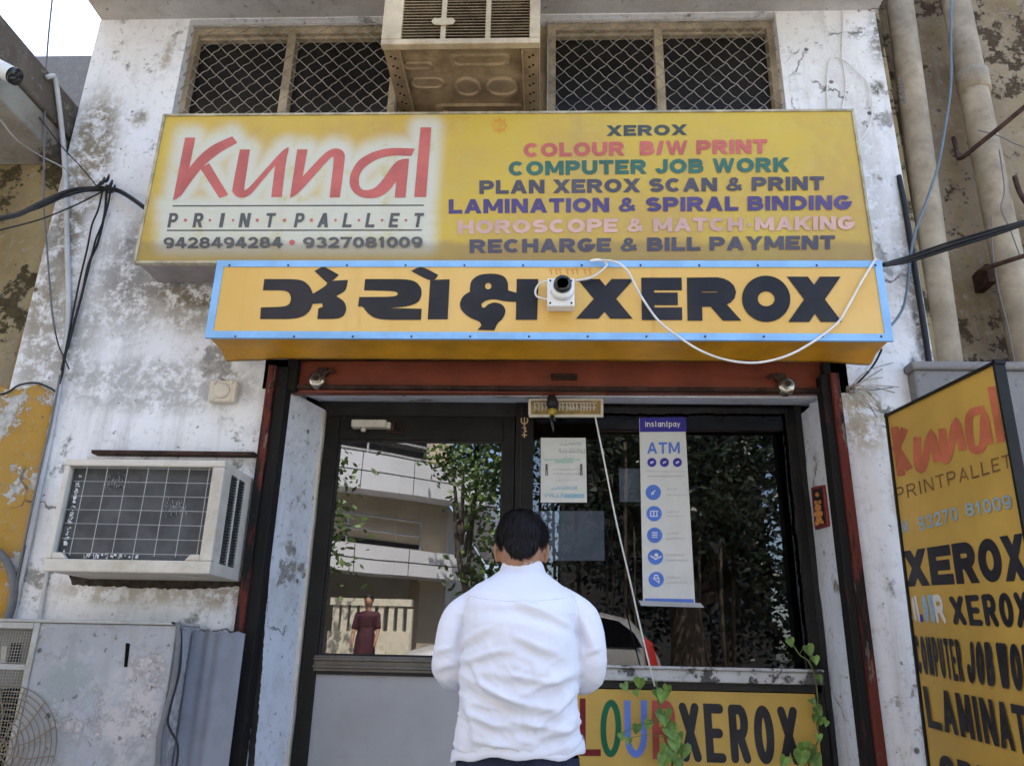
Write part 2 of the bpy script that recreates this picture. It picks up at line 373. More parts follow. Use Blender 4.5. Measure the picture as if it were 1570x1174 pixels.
M['soffit'] = plaster('soffit_plaster', (0.52,0.51,0.49), (0.42,0.40,0.37), peel=.64)
M['jamb'] = plaster('jamb_plaster', (0.71,0.735,0.80), (0.61,0.62,0.645), (0.36,0.33,0.29), peel=.60, streak=.45)
M['brown'] = plaster('brown_plaster', (0.165,0.115,0.06), (0.29,0.225,0.14), (0.085,0.06,0.035), peel=.54, streak=.85, blobs=(
    (P(1430,150,.2), .12, .06, (1,1,.25), (0.30,0.12,0.05), .8), (P(1450,470,.2), .4, .12, (1,1,.7), (0.25,0.245,0.235), .7)))
M['greenish'] = plaster('mossy_plaster', (0.19,0.14,0.065), (0.32,0.255,0.14), (0.08,0.065,0.035), peel=.55, streak=.8)
M['grey_conc'] = plaster('grey_concrete', (0.28,0.27,0.26), (0.36,0.35,0.33), (0.2,0.19,0.17), peel=.62, streak=.7)
M['canopy_d'] = plaster('shadow_brown_edge', (0.15,0.125,0.10), (0.10,0.085,0.07), (0.07,0.06,0.05), peel=.6, streak=.8)  # weathered concrete with shadow brown put into its colour
M['canopy'] = plaster('old_concrete', (0.30,0.29,0.25), (0.20,0.17,0.14), (0.12,0.10,0.085), peel=.58, streak=.8)
M['greywall'] = plaster('grey_paint_wall', (0.19,0.19,0.195), (0.23,0.225,0.225), (0.13,0.13,0.13), peel=.66, streak=.4, crack=.3)
M['yellowwall'] = plaster('yellow_wash', (0.46,0.26,0.045), (0.40,0.24,0.06), (0.55,0.54,0.52), peel=.525, streak=.4)
M['black'] = simple('black_paint', (0.012,0.011,0.010), .55, var=.4, bump=.4, bscale=40, dirt=.25, dirtcol=(.05,.045,.04))
M['dark'] = simple('dark_void', (0.006,0.006,0.006), .9, spec=.05)
M['frame'] = simple('dark_bronze_frame', (0.011,0.010,0.009), .5, .1, .22, var=.3, scale=6, dirt=.3, dirtcol=(.06,.05,.04))
M['steel'] = simple('dull_steel', (0.10,0.098,0.095), .30, .8, .5, var=.25, scale=5, dirt=.5, dirtcol=(.035,.03,.025))
M['cream'] = simple('cream_paint', (0.62,0.56,0.46), .6, var=.1, dirt=.3, bump=.2)
M['rail'] = simple('rusty_black', (0.016,0.012,0.011), .6, .1, .3, var=.5, scale=5, bump=.5, dirt=.8, dirtcol=(.012,.011,.011), bscale=30)
M['railred'] = simple('faded_red_rust', (0.11,0.022,0.014), .75, .0, .15, var=.6, scale=4.5, bump=.4, dirt=1.0, dirtcol=(.012,.010,.009), bscale=30)
t = NT('chipped_channel'); n1 = t.noise(1, 9, .72, t.map((14,14,2.2))); n2 = t.noise(1, 8, .7, t.map((22,22,5),(3,1,7)))
cc = t.mix(t.ramp(n1, .45, .51), (0.014,0.012,0.011), (0.12,0.026,0.017)); cc = t.mix(t.math('MULTIPLY', t.ramp(n2, .60, .64), .8), cc, (0.20,0.15,0.115))
M['railred'] = t.bsdf(cc, .75, t.bump(t.math('ADD', n1, n2), .5, .006), 0, .2)
t = NT('black_channel'); n1 = t.noise(1, 9, .72, t.map((14,14,2.0),(4,4,4))); n2 = t.noise(1, 8, .7, t.map((25,25,4),(1,5,2)))
cc = t.mix(t.ramp(n1, .60, .66), (0.012,0.011,0.010), (0.06,0.018,0.013)); cc = t.mix(t.math('MULTIPLY', t.ramp(n2, .64, .67), .7), cc, (0.17,0.13,0.10))
M['rail'] = t.bsdf(cc, .75, t.bump(t.math('ADD', n1, n2), .5, .006), 0, .2)
M['redbar'] = simple('red_oxide_paint', (0.21,0.05,0.024), .5, .0, .35, var=.25, scale=3.5, bump=.15, dirt=.45, dirtcol=(.09,.03,.02))
M['beige'] = simple('beige_enamel', (0.50,0.41,0.27), .5, 0, .35, var=.2, scale=6, bump=.2, dirt=.75, dirtcol=(.22,.145,.07))
M['beige_d'] = simple('beige_dusty_sheet', (0.34,0.25,0.145), .6, .1, .3, var=.3, scale=6, bump=.25, dirt=.85, dirtcol=(.115,.07,.035))
M['acwhite'] = simple('offwhite_enamel', (0.58,0.54,0.47), .5, 0, .35, var=.1, scale=7, bump=.15, dirt=.8, dirtcol=(.36,.30,.21))
M['coil'] = simple('condenser_fins', (0.07,0.073,0.08), .55, .2, .4, var=.3, scale=9)
M['winframe'] = simple('weathered_wood_frame', (0.38,0.31,0.21), .75, 0, .2, var=.3, scale=7, bump=.4, dirt=.55, dirtcol=(.11,.085,.055))
M['wire'] = simple('galvanised_wire', (0.34,0.32,0.29), .5, .5, .4, var=.25)
M['lightwire'] = simple('pale_wire_guard', (0.36,0.36,0.34), .5, .3, .4)
M['darkglass'] = simple('dusty_dark_glass', (0.010,0.009,0.009), .28, 0, .35, var=.5, scale=3)
M['pvc'] = simple('grimy_pvc', (0.34,0.285,0.205), .65, 0, .25, var=.25, scale=6, bump=.3, dirt=.9, dirtcol=(.15,.115,.075))
M['pvcgrey'] = simple('pale_conduit', (0.52,0.53,0.54), .5, 0, .3, var=.1, dirt=.4, dirtcol=(.28,.26,.24))
M['cable'] = simple('black_rubber', (0.012,0.012,0.014), .5, 0, .35, var=.3)
M['cablegrey'] = simple('grey_cable', (0.14,0.14,0.15), .5, 0, .35)
M['cablewhite'] = simple('white_cable', (0.72,0.70,0.66), .5, 0, .35)
M['cableblue'] = simple('blue_grey_cable', (0.12,0.17,0.22), .5, 0, .35)
M['rust'] = simple('rusted_iron', (0.055,0.03,0.022), .8, .3, .2, var=.5, bump=.5)
M['chrome'] = simple('worn_chrome', (0.52,0.48,0.42), .25, .9, .5, var=.25, scale=20, dirt=.4, dirtcol=(.2,.15,.1))
M['whiteplastic'] = simple('white_plastic', (0.78,0.78,0.77), .35, 0, .45, var=.04, dirt=.2, dirtcol=(.5,.48,.44))
M['blackplastic'] = simple('black_plastic', (0.015,0.015,0.017), .22, 0, .5)
M['lens'] = simple('camera_lens', (0.02,0.02,0.03), .06, 0, .7)
M['yellow'] = simple('yellow_enamel', (0.54,0.34,0.075), .45, 0, .3, var=.10, scale=2.5, bump=.08, dirt=.35, dirtcol=(.38,.23,.06))
M['greypanel'] = simple('grey_laminate', (0.345,0.34,0.345), .42, 0, .3, var=.05, scale=3, dirt=.55, dirtcol=(.24,.23,.215), bump=.1)
M['paper'] = simple('white_paper', (0.66,0.66,0.63), .75, 0, .2, var=.04)
M['paperblue'] = simple('grey_blue_paper', (0.62,0.70,0.85), .8, 0, .2, var=.15, scale=8)
M['brass'] = simple('painted_brass', (0.33,0.22,0.07), .45, .4, .4, var=.3, scale=25, dirt=.5, dirtcol=(.1,.06,.03))
M['gold'] = simple('gold_sticker', (0.60,0.42,0.22), .4, .4, .4)
M['leaf'] = simple('vine_leaf', (0.15,0.25,0.05), .45, 0, .4, var=.45, scale=18)
M['stem'] = simple('vine_stem', (0.11,0.15,0.04), .6)
def ink(name, col, var=.15, rough=.6): M[name] = simple(name, col, rough, 0, .25, var=var, scale=6)
ink('ink_red', (0.47,0.125,0.11)); ink('ink_navy', (0.085,0.08,0.105)); ink('ink_teal', (0.05,0.14,0.11)); ink('ink_dkteal', (0.06,0.075,0.075)); ink('ink_violet', (0.09,0.07,0.18))
ink('ink_pink', (0.54,0.35,0.30)); ink('ink_grey', (0.10,0.10,0.10)); ink('ink_black', (0.022,0.021,0.024), .3, .45); ink('ink_maroon', (0.16,0.012,0.012))
ink('ink_green', (0.01,0.12,0.055)); ink('ink_blue', (0.13,0.22,0.62)); ink('ink_fadered', (0.45,0.12,0.055), .25); ink('ink_sky', (0.27,0.36,0.40), .2); ink('ink_brown', (0.17,0.085,0.03), .3)
ink('ink_poster', (0.10,0.20,0.62)); ink('ink_indigo', (0.045,0.04,0.30)); ink('ink_white', (0.74,0.74,0.76)); ink('ink_pale', (0.42,0.43,0.45)); ink('ink_cyan', (0.30,0.52,0.62)); ink('ink_mint', (0.40,0.58,0.50))
ink('ink_faint', (0.62,0.28,0.06)); ink('border_blue', (0.25,0.47,0.76), .12); ink('ink_offwhite', (0.60,0.55,0.48)); ink('ink_rosy', (0.40,0.08,0.06), .3)

# ------------------------------------------------------------------ ground
g = MB().add([(-150,-150,0),(150,-150,0),(150,150,0),(-150,150,0)], [(0,1,2,3)]).build('street', simple('dusty_concrete_road', (0.24,0.23,0.21), .9, var=.2, scale=3, bump=.5, dirt=.4, dirtcol=(.17,.15,.125), bscale=60), origin=(0,0,0))
tag(g, kind='structure')
pv = simple('paving', (0.29,0.28,0.26), .85, var=.2, scale=2, bump=.3, dirt=.5, dirtcol=(.1,.09,.08))
g = MB().box(-8, 8, -1.9, -0.02, 0.004, 0.02).build('pavement', pv, origin=(0,-1,0)); tag(g, kind='structure')
g = MB().box(-30, 30, -11.6, -9.6, 0.004, 0.13).build('pavement', pv, origin=(0,-10,0)); tag(g, kind='structure')

# ------------------------------------------------------------------ the shop building
XL, XR = P(147,60,0).x, P(1338,0,0).x                  # the two ends of the white front
ZS = P(150,31,0).z                                     # underside of the eave
OX0, OX1 = P(424,700,0).x, P(1290,700,0).x             # shop opening
OZ1 = P(800,612,0).z+.30
WX0, WX1 = P(262,180,0).x, P(1206,170,0).x             # long upper window opening
WZ0, WZ1 = P(262,300,0).z, ZS-.004
WD = .26
shop = thing('shop_building', 'white plastered shop front with peeling paint and a long barred upper window', 'building', (0, 0, 0))
w = MB()
# front skin as a set of butted blocks round the two openings
w.box(XL, WX0, 0, .3, 0, ZS); w.box(WX1, XR, 0, .3, 0, ZS)
w.box(WX0, WX1, 0, .3, WZ1, ZS); w.box(WX0, WX1, 0, .3, OZ1, WZ0)
w.box(WX0, OX0, 0, .3, 0, OZ1); w.box(OX1, WX1, 0, .3, 0, OZ1) if OX1 < WX1 else None
if OX1 > WX1:
    w = MB(); w.box(XL, WX0, 0, .3, 0, ZS); w.box(WX1, XR, 0, .3, OZ1, ZS); w.box(WX0, WX1, 0, .3, WZ1, ZS)
    w.box(WX0, WX1, 0, .3, OZ1, WZ0); w.box(WX0, OX0, 0, .3, 0, OZ1); w.box(OX1, XR, 0, .3, 0, OZ1)
w.build('front_wall', M['wall'], shop)
b = MB(); b.box(XL+.01, XR-.01, .32, 7, 5.9, 6.1); b.box(XL+.01, XL+.2, .32, 7, 0, 5.9); b.box(XR-.2, XR-.01, .32, 7, 0, 5.9); b.box(XL+.2, XR-.2, 6.8, 7, 0, 5.9)
b.box(XL+.2, XR-.2, .32, 6.8, OZ1+.3, OZ1+.42)
b.build('sun_block_shell', M['grey_conc'], shop)  # unseen roof and walls, added to block the sun
b = MB().box(XL, XR+.02, -.62, .3, ZS, ZS+.12).box(XL, XR+.02, .0, .3, ZS+.12, 6.2); b.build('eave_slab', M['soffit'], shop, bevel=.008)  # the wall above the eave is unseen, sized for its shadow
# deep plastered sides and head of the shop opening
JY = GLASS_Y+.03
JL = P(490,800,JY).x; JR = P(1240,800,JY).x
j = MB(); j.hexa([(OX0-.012,.302,0),(OX0-.012,.302,OZ1),(OX0+.002,.30,OZ1),(OX0+.002,.30,0)],[(JL-.03,JY+.06,0),(JL-.03,JY+.06,OZ1),(JL,JY,OZ1),(JL,JY,0)])
j = MB()
LZ = P(800,606,.10).z
for s, x0, x1 in ((1, P(434,700,.07).x, JL), (-1, P(1272,700,.07).x, JR)):
    n = 26; rings = []
    for i in range(n+1):
        z = LZ*i/n; e = .010*noise.noise(Vector((s*3.1, 0, z*5)))
        rings.append([(x0+e*s,.07,z), (x1+e*1.3*s,JY-.02,z), (x1-.3*s,JY+.02,z), (x0-.10*s,.30,z), (x0-.10*s,.07,z)])
    j = MB(); j.loft(rings); j.build('reveal', M['jamb'], shop)
HZ = P(800,632,GLASS_Y).z
MB().hexa([(JL-.05,.115,LZ+.001),(JR+.05,.115,LZ+.001),(JR+.05,.115,LZ+.03),(JL-.05,.115,LZ+.03)], [(JL-.05,JY,HZ+.05),(JR+.05,JY,HZ+.05),(JR+.05,JY,HZ+.12),(JL-.05,JY,HZ+.12)]).build('lintel', M['jamb'], shop)
MB().box(JL-.3, JR+.3, .302, .33, HZ+.10, OZ1+.3).build('lintel_backing', M['black'], shop)
# ragged black paint where the frames meet the plaster
def ragged(pxs, Y, amp, Yf=None, seed=0):
    rnd = random.Random(seed); pts = [P(a, b, Y) for a, b in pxs]; out = []
    for i in range(len(pts)):
        a, c = pts[i], pts[(i+1) % len(pts)]; n = max(1, int((c-a).length/.012))
        for k in range(n):
            q = a.lerp(c, k/n); m = noise.noise(Vector((q.x*9+seed, q.z*9, seed)))*.6+rnd.uniform(-.5,.5)*.6
            out.append(q+Vector((m*amp, 0, m*amp)))
    return out
b = MB()
for i, (px, Y, amp) in enumerate((
      ([(478,640),(484,616),(560,606),(650,618),(720,612),(800,616),(930,618),(990,622),(1080,618),(1215,622),(1215,634),(478,634)], JY-.045, .012),
      ([(372,0),(372,0)], 0, 0))):
    if amp: b.poly(ragged(px, Y, amp, seed=i))
b.build('black_paint_edge', M['black'], shop)
for i, (px, Y, amp) in enumerate((([(430,612),(436,612),(428,700),(420,800),(411,900),(400,1040),(390,1174),(380,1174),(398,960),(414,780)], .058, .007), ([(1262,612),(1272,612),(1284,720),(1298,850),(1312,980),(1334,1174),(1324,1174),(1300,960),(1280,790)], .058, .007), ([(486,640),(492,640),(470,820),(452,960),(436,1100),(428,1174),(420,1174),(440,1010),(462,830)], JY-.05, .008), ([(1203,632),(1211,632),(1228,780),(1244,900),(1262,1040),(1280,1174),(1262,1174),(1240,990),(1222,820)], JY-.05, .011))):
    b = MB(); b.poly(ragged(px, Y, amp, seed=30+i)); b.build('black_paint_edge', M['black'], shop)
st = MB(); st.poly(ragged([(104,880),(370,884),(370,898),(300,903),(215,902),(108,897)], -.003, .010, seed=5)); st.build('mould_stain', simple('mould', (0.035,0.028,0.02), .95, var=.6, scale=30), shop)

# upper window: two wooden casements behind diamond mesh
def casement(px0, px1, mull):
    fr = MB(); Y0, Y1 = .055, .12
    x0, x1 = P(px0,110,Y0).x, P(px1,110,Y0).x; z0, z1 = WZ0, WZ1; xm = P(mull,110,Y0).x; t = .045
    fr.box(x0,x1,Y0,Y1,z1-.045,z1); fr.box(x0,x0+t,Y0,Y1,z0,z1-.045); fr.box(x1-t,x1,Y0,Y1,z0,z1-.045); fr.box(xm-.022,xm+.022,Y0,Y1,z0,z1-.045)
    fr.box(x0+t,xm-.022,Y0+.02,Y1,z1-.065,z1-.045); fr.box(xm+.022,x1-t,Y0+.02,Y1,z1-.062,z1-.045)
    f = fr.build('window', M['winframe'], shop, bevel=.004)
    MB().box(x0+.01,x1-.01,.105,.11,z0,z1-.04).build('pane', M['darkglass'], f)
    me = MB(); Yw = .034; s = .083; zc0, zc1 = z0+.3, z1-.012; xx0, xx1 = x0+.004, x1-.004; d = s/2
    k0 = int((xx0-(zc1-zc0))/s)-2; k1 = int((xx1+(zc1-zc0))/s)+2
    for sg in (1, -1):
        for k in range(k0, k1+1):
            c = k*s
            pts = []
            zz = zc0
            n = int((zc1-zc0)/d)+1
            for i in range(n*2+1):
                z = min(zc0+i*d/2, zc1); x = c+sg*(z-zc0)*.98
                if xx0 <= x <= xx1: pts.append((x+.0022*math.sin(i*math.pi/2+k), Yw+.004*math.cos(i*math.pi)*sg, z))
            if len(pts) > 2: me.tube(pts, 0.0021, 4, caps=False)
    for x in (xx0, xx1): me.tube([(x,Yw,zc0),(x,Yw,zc1)], .004, 5)
    me.tube([(xx0,Yw,zc1),(xx1,Yw,zc1)], .004, 5)
    me.build('wire_mesh', M['wire'], f)
casement(280, 612, 440); casement(838, 1197, 1012)
MB().box(P(606,110,.12).x, P(842,110,.12).x, .08, .10, WZ0, WZ1).build('infill_board', M['beige_d'], shop)
MB().box(WX0, WX1, .29, .31, WZ0, WZ1).build('window_backing', M['dark'], shop)
# dim shop interior
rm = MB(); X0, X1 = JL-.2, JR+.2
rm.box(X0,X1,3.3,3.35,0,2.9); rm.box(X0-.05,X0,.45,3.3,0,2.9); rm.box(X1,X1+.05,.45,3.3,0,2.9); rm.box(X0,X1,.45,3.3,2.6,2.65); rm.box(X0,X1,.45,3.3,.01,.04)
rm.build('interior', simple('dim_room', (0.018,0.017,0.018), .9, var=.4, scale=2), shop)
# ------------------------------------------------------------------ rolling shutter round the opening
sh = thing('rolling_shutter', 'raised shop shutter with red oxide bottom bar and rusty red side channels', 'shutter', (0, .03, 0))
def band(mb, px, Y, d):                        # board of four photo corners on plane Y, pushed back by d
    mb.slab([P(a, b_, Y) for a, b_ in px], (0, d, 0)); return mb
b = MB(); band(b, [(428,553),(1290,553),(1290,601),(432,601)], .05, .05); bar = b.build('bottom_bar', M['redbar'], sh, bevel=.004)
b = MB(); band(b, [(410,520),(1296,520),(1296,556),(410,556)], .075, .12); b.build('gap_shade_board', M['black'], sh)  # black board painting the shade in the gap under the signboard
b = MB(); z0 = P(800,597,.05).z
x0, x1 = P(428,597,.05).x, P(1290,597,.05).x
b.box(x0, x1, .02, .05, z0-.010, z0+.006); b.build('bar_angle', M['rust'], sh)
for side in (0, 1):
    c = MB(); e = MB()
    if side == 0:
        xo, xi, xr = P(402,640,-.02).x, P(431,700,.0).x, P(408,640,-.02).x
        xo = P(389,740,-.02).x; xi = P(420,740,-.02).x; xm = xo+(xi-xo)*.42
        e.box(xo, xm, -.03, .06, 0, P(410,560,-.02).z); c.box(xm, xi, -.012, .06, 0, P(410,560,-.02).z)
    else:
        xi = P(1279,740,-.02).x; xo = P(1306,740,-.02).x; xm = xi+(xo-xi)*.5
        c.box(xi, xm, -.012, .06, 0, P(1290,572,-.02).z); e.box(xm, xo, -.03, .06, 0, P(1290,572,-.02).z)
    k = e.build('guide_channel', M['railred'], sh, bevel=.004); c.build('channel_slot', M['rail'], k, bevel=.004)
for px, py, lab in ((486,583,'l'),(1206,592,'r')):
    c = P(px, py, .02); q = MB().tube([c+Vector((0,.03,0)), c+Vector((0,.0,0)), c+Vector((0,-.012,0)), c+Vector((0,-.016,0))], [.036,.036,.033,.02], 24)
    l = q.build('lock', M['chrome'], sh, smooth=True)
    c2 = c+Vector((0,-.016,.004)); MB().tube([c2, c2+Vector((0,-.006,0))], .011, 14).build('keyhole', M['rust'], l)
    h = MB(); s = 1 if px < 800 else -1
    h.tube([c+Vector((.02*s,-.004,.02)), c+Vector((.06*s,-.012,.045)), c+Vector((.075*s,-.006,.03))], .009, 6); h.box(c.x+.02*s-.02, c.x+.02*s+.02, .01, .05, c.z+.03, c.z+.055)
    h.build('hasp', M['rust'], l)
c = P(865,578,.045)
h = MB().box(c.x-.055,c.x+.055,.040,.052,c.z-.013,c.z+.013).tube([c+Vector((-.05,-.004,0)), c+Vector((-.04,-.022,0)), c+Vector((.04,-.022,0)), c+Vector((.05,-.004,0))], .006, 6)
h.build('pull_handle', M['rust'], sh)
b = MB(); 
for px0, px1 in ((404,456),(1262,1300)):
    b.box(P(px0,575,.01).x, P(px1,575,.01).x, .0, .045, P(430,598,.0).z, P(430,549,.0).z)
b.build('end_bracket', M['rail'], sh, bevel=.006)

# ------------------------------------------------------------------ door and shop window in the recess
GY = GLASS_Y
def glass_mat(name, refl, tint, rough=.0):
    t = NT(name); gl = t.n('BsdfGlossy'); gl.inputs['Roughness'].default_value = rough
    gl.inputs['Color'].default_value = (.96, .97, 1, 1); gl.inputs['Roughness'].default_value = rough
    nm = t.bump(t.noise(.9, 2, .4), .10, .02); t.put(gl.inputs['Normal'], nm)
    tr = t.n('BsdfTransparent'); tr.inputs[0].default_value = (*tint, 1)
    df = t.n('BsdfDiffuse'); df.inputs[0].default_value = (.20,.19,.17,1)
    lw = t.n('LayerWeight'); lw.inputs[0].default_value = .35
    mx = t.n('MixShader'); t.put(mx.inputs[0], t.math('ADD', t.math('MULTIPLY', lw.outputs['Fresnel'], .12), refl)); t.t.links.new(tr.outputs[0], mx.inputs[1]); t.t.links.new(gl.outputs[0], mx.inputs[2])
    m2 = t.n('MixShader'); dk = t.math('MULTIPLY', t.ramp(t.noise(3, 8, .7), .45, .8), .035); t.put(m2.inputs[0], dk)
    t.t.links.new(mx.outputs[0], m2.inputs[1]); t.t.links.new(df.outputs[0], m2.inputs[2])
    t.t.links.new(m2.outputs[0], t.out.inputs[0]); return t.m
M['glass'] = glass_mat('tinted_glass', .19, (.22,.23,.24)); M['glassw'] = glass_mat('dark_window_glass', .085, (.35,.36,.37))
X = lambda px, py, Y=GY: P(px, py, Y).x
Z = lambda px, py, Y=GY: P(px, py, Y).z
dr = thing('shop_door', 'dark metal framed glass door with grey lower panel, reflecting the building opposite', 'door', (X(640,1000), GY, 0))
xA, xB, xC, xD = X(500,800,GY-.02), X(519,800,GY-.02), X(770,760), X(788,760)
xA = X(474,900,GY-.02); xB = X(497,900,GY-.02)
zT, zG = Z(640,640), Z(640,676); zR1, zR0 = Z(600,1006), Z(600,1034)
b = MB().box(xA,xB,GY-.025,GY+.025,.02,zT).box(xC,xD,GY-.025,GY+.025,.02,zT).box(xB,xC,GY-.022,GY+.022,zG,zT)
b.box(xB,xC,GY-.022,GY+.022,.02,.10); b.build('frame', M['frame'], dr, bevel=.004)
b = MB().box(xB-.01,xC+.006,GY-.034,GY+.02,zR0+.008,zR1).box(xB-.012,xC+.008,GY-.042,GY-.034,zR0+.02,zR0+.034).box(xB-.012,xC+.008,GY-.040,GY-.034,zR1-.022,zR1-.008)
b.build('lock_rail', M['steel'], dr, bevel=.006)
MB().add([(xB-.004,GY,zR1-.01),(xC+.004,GY,zR1-.01),(xC+.004,GY,zG+.004),(xB-.004,GY,zG+.004)], [(0,1,2,3)]).build('glass', M['glass'], dr)
bd = MB(); t_ = .008
for a in ((xB,xB+t_,zR1,zG),(xC-t_,xC,zR1,zG),(xB+t_,xC-t_,zG-t_,zG),(xB+t_,xC-t_,zR1,zR1+t_)): bd.box(a[0],a[1],GY-.010,GY-.001,a[2],a[3])
bd.build('glazing_bead', M['black'], dr)
MB().box(xB,xC,GY-.012,GY+.005,.10,zR0-.004).build('lower_panel', M['greypanel'], dr)
MB().box(xB,xC,GY-.02,GY+.012,zR0-.004,zR0+.008).build('shadow_gap', M['black'], dr)
c0, c1 = P(538,647,GY-.08), P(598,650,GY-.08)
cl = MB().box(c0.x,c1.x-.02,GY-.075,GY-.03,c0.z-.020,c0.z+.016).tube([c0+Vector((.055,.02,-.02)), c0+Vector((.055,.02,-.038))], .012, 10).box(c1.x-.02,c1.x,GY-.07,GY-.03,c0.z-.024,c0.z+.006)
clo = cl.build('closer', M['acwhite'], dr, bevel=.005)
MB().box(c1.x+.002,c1.x+.014,GY-.06,GY-.028,c0.z-.03,c0.z+.012).tube([c1+Vector((-.02,.03,-.025)), c1+Vector((.05,.04,-.030)), c1+Vector((.03,.055,.03))], .006, 5).build('closer_arm', M['rust'], clo)
# outer frame strip (cream) left of the door
fs = thing('door_frame', 'narrow cream and black door frame strip beside the left jamb', 'door frame', (xA-.03, GY, 0))
MB().box(X(459,900,GY-.03),xA-.004,GY-.045,GY+.03,0,zT+.02).build('cream_strip', M['cream'], fs, bevel=.003)
MB().box(X(451,900,GY-.035)-.02,X(459,900,GY-.03)-.002,GY-.03,GY+.03,0,zT+.02).build('black_strip', M['black'], fs)
MB().box(X(459,900,GY-.03),X(812,760),GY-.012,GY+.05,zT+.003,zT+.14).build('head_board', M['black'], fs)

# window
wi = thing('shop_window', 'large dark shop window with trees mirrored in it, right of the door', 'window', (X(1020,1030), GY, .9))
wx0, wx1 = X(817,760), X(1223,820); wz1, wz0 = Z(1000,627), Z(1090,1022)
b = MB().box(xD+.003,wx0,GY-.03,GY+.03,.02,wz1+.13).box(wx0,wx1+.05,GY-.015,GY+.03,wz1,wz1+.13).box(wx1,wx1+.035,GY-.03,GY+.03,.02,wz1)
wf = b.build('frame', M['frame'], wi, bevel=.004)
b = MB().box(X(797,760),X(799,760),GY-.036,GY-.030,.3,wz1); b.build('groove', M['black'], wf)
MB().add([(wx0-.004,GY+.004,wz0-.01),(wx1+.004,GY+.004,wz0-.01),(wx1+.004,GY+.004,wz1+.004),(wx0-.004,GY+.004,wz1+.004)], [(0,1,2,3)]).build('glass', M['glassw'], wi)
ledge_m = plaster('flaking_ledge', (0.56,0.555,0.55), (0.44,0.43,0.42), (0.12,0.115,0.11), peel=.52, streak=.3)
zl1, zl0 = wz0, Z(1090,1046,GY-.06)
MB().box(wx0-.004,wx1+.03,GY-.062,GY-.002,zl0,zl1-.012).box(wx0-.004,wx1+.03,GY-.075,GY-.0,zl1-.012,zl1).build('ledge', ledge_m, wi, bevel=.006)
b = MB().box(wx0,wx1+.025,GY-.03,GY+.03,zl0-.03,zl0); b.build('black_sill', M['black'], wi)
b = MB().box(wx1+.036,JR+.0,GY-.02,GY+.02,.02,wz1+.1); b.build('black_edge', M['black'], wi)
# posters lying behind the glass
for k, (px, Yp, lab) in enumerate(((((826,783),(926,783),(927,859),(828,859)), GY+.02, 'grey paper taped inside the glass behind the man\'s head'), (((949,718),(981,718),(983,769),(950,769)), GY+.022, 'small grey paper inside the glass left of the tall poster'))):
    b = MB(); band(b, px, Yp, .002); o = b.build('paper_sheet', M['paperblue'], None); tag(o, lab, 'paper')

# ------------------------------------------------------------------ yellow painted board under the window
yb = thing('painted_board', 'yellow hand painted board below the shop window, its letters in several colours', 'sign', (X(1000,1100), GY-.02, .4))
yz1 = zl0-.034; yx1 = X(1249,1060,GY-.03)
MB().box(wx0,yx1,GY-.035,GY-.01,.35,yz1).build('panel', M['yellow'], yb, bevel=.003)
YS = GY-.035
def board_ink(name, mat, fn, Y=YS, parent=yb, lift=.0012):
    k = Ink(onY(Y), FRONT, lift); fn(k); return k.build(name, M[mat], parent)
board_ink('maroon_letter', 'ink_maroon', lambda k: (k.text('C', ((806,1070),(840,1070),(838,1163),(803,1163)), .12, adv=.42), k.text('L', ((889,1070),(921,1070),(921,1158),(889,1158)), .115, adv=.42)))
board_ink('green_letter', 'ink_green', lambda k: k.text('O', ((921,1072),(953,1072),(952,1160),(920,1160)), .115, adv=.42))
board_ink('blue_letter', 'ink_blue', lambda k: (k.text('U', ((957,1073),(992,1073),(992,1161),(958,1161)), .125, adv=.46), k.text('O', ((848,1071),(882,1071),(880,1160),(845,1160)), .115, adv=.42)))
board_ink('red_letter', 'ink_rosy', lambda k: k.text('R', ((999,1073),(1036,1073),(1038,1163),(1001,1163)), .14, adv=.5))
board_ink('black_lettering', 'ink_black', lambda k: k.text('XEROX', ((1040,1076),(1221,1083),(1228,1172),(1046,1167)), .165, gap=.10, rnd=True, adv=.42))

# ------------------------------------------------------------------ the upper lightbox sign
s1 = thing('lightbox_sign', 'wide faded yellow lightbox sign with red script and printed service list', 'sign', tuple(P(770,402,-.12)))
Y1 = -.24
c = [P(258,182,Y1), P(1304,168,Y1), P(1340,400,Y1), P(205,402,Y1)]
sx0, sx1 = (c[0].x+c[3].x)/2, (c[1].x+c[2].x)/2; sz1, sz0 = (c[0].z+c[1].z)/2, (c[2].z+c[3].z)/2
bx = MB().box(sx0,sx1,Y1+.004,-.045,sz0,sz1).build('casing', simple('grey_sheet_metal', (0.27,0.25,0.25), .6, .1, .3, var=.15, dirt=.4, dirtcol=(.16,.13,.11)), s1)
rimm = simple('sign_rim', (0.42,0.38,0.27), .5, .2, .3, var=.3, dirt=.5, dirtcol=(.15,.12,.07))
rm_ = MB(); t_ = .010
rm_.box(sx0-.004,sx1+.004,Y1-.006,Y1+.02,sz1,sz1+t_).box(sx0-.004,sx1+.004,Y1-.006,Y1+.02,sz0-t_,sz0).box(sx0-.012,sx0-.0005,Y1-.006,Y1+.02,sz0-t_,sz1+t_).box(sx1+.0005,sx1+.010,Y1-.006,Y1+.02,sz0-t_,sz1+t_)
rm_.build('rim', rimm, s1)
def soft(pts, it=2):                           # round the gentle bends of a traced outline, keep its sharp corners
    pts = [Vector((p[0], p[1])) for p in pts]
    for _ in range(it):
        out = []; n = len(pts)
        for i in range(n):
            a, b, c = pts[i-1], pts[i], pts[(i+1) % n]; d0, d1 = b-a, c-b
            if d0.length < 1e-6 or d1.length < 1e-6: continue
            ang = math.degrees(d0.angle(d1))
            if 4 < ang < 58: out += [b-d0*.22, b+d1*.22]
            else: out.append(b)
        pts = out
    return [(p.x, p.y) for p in pts]
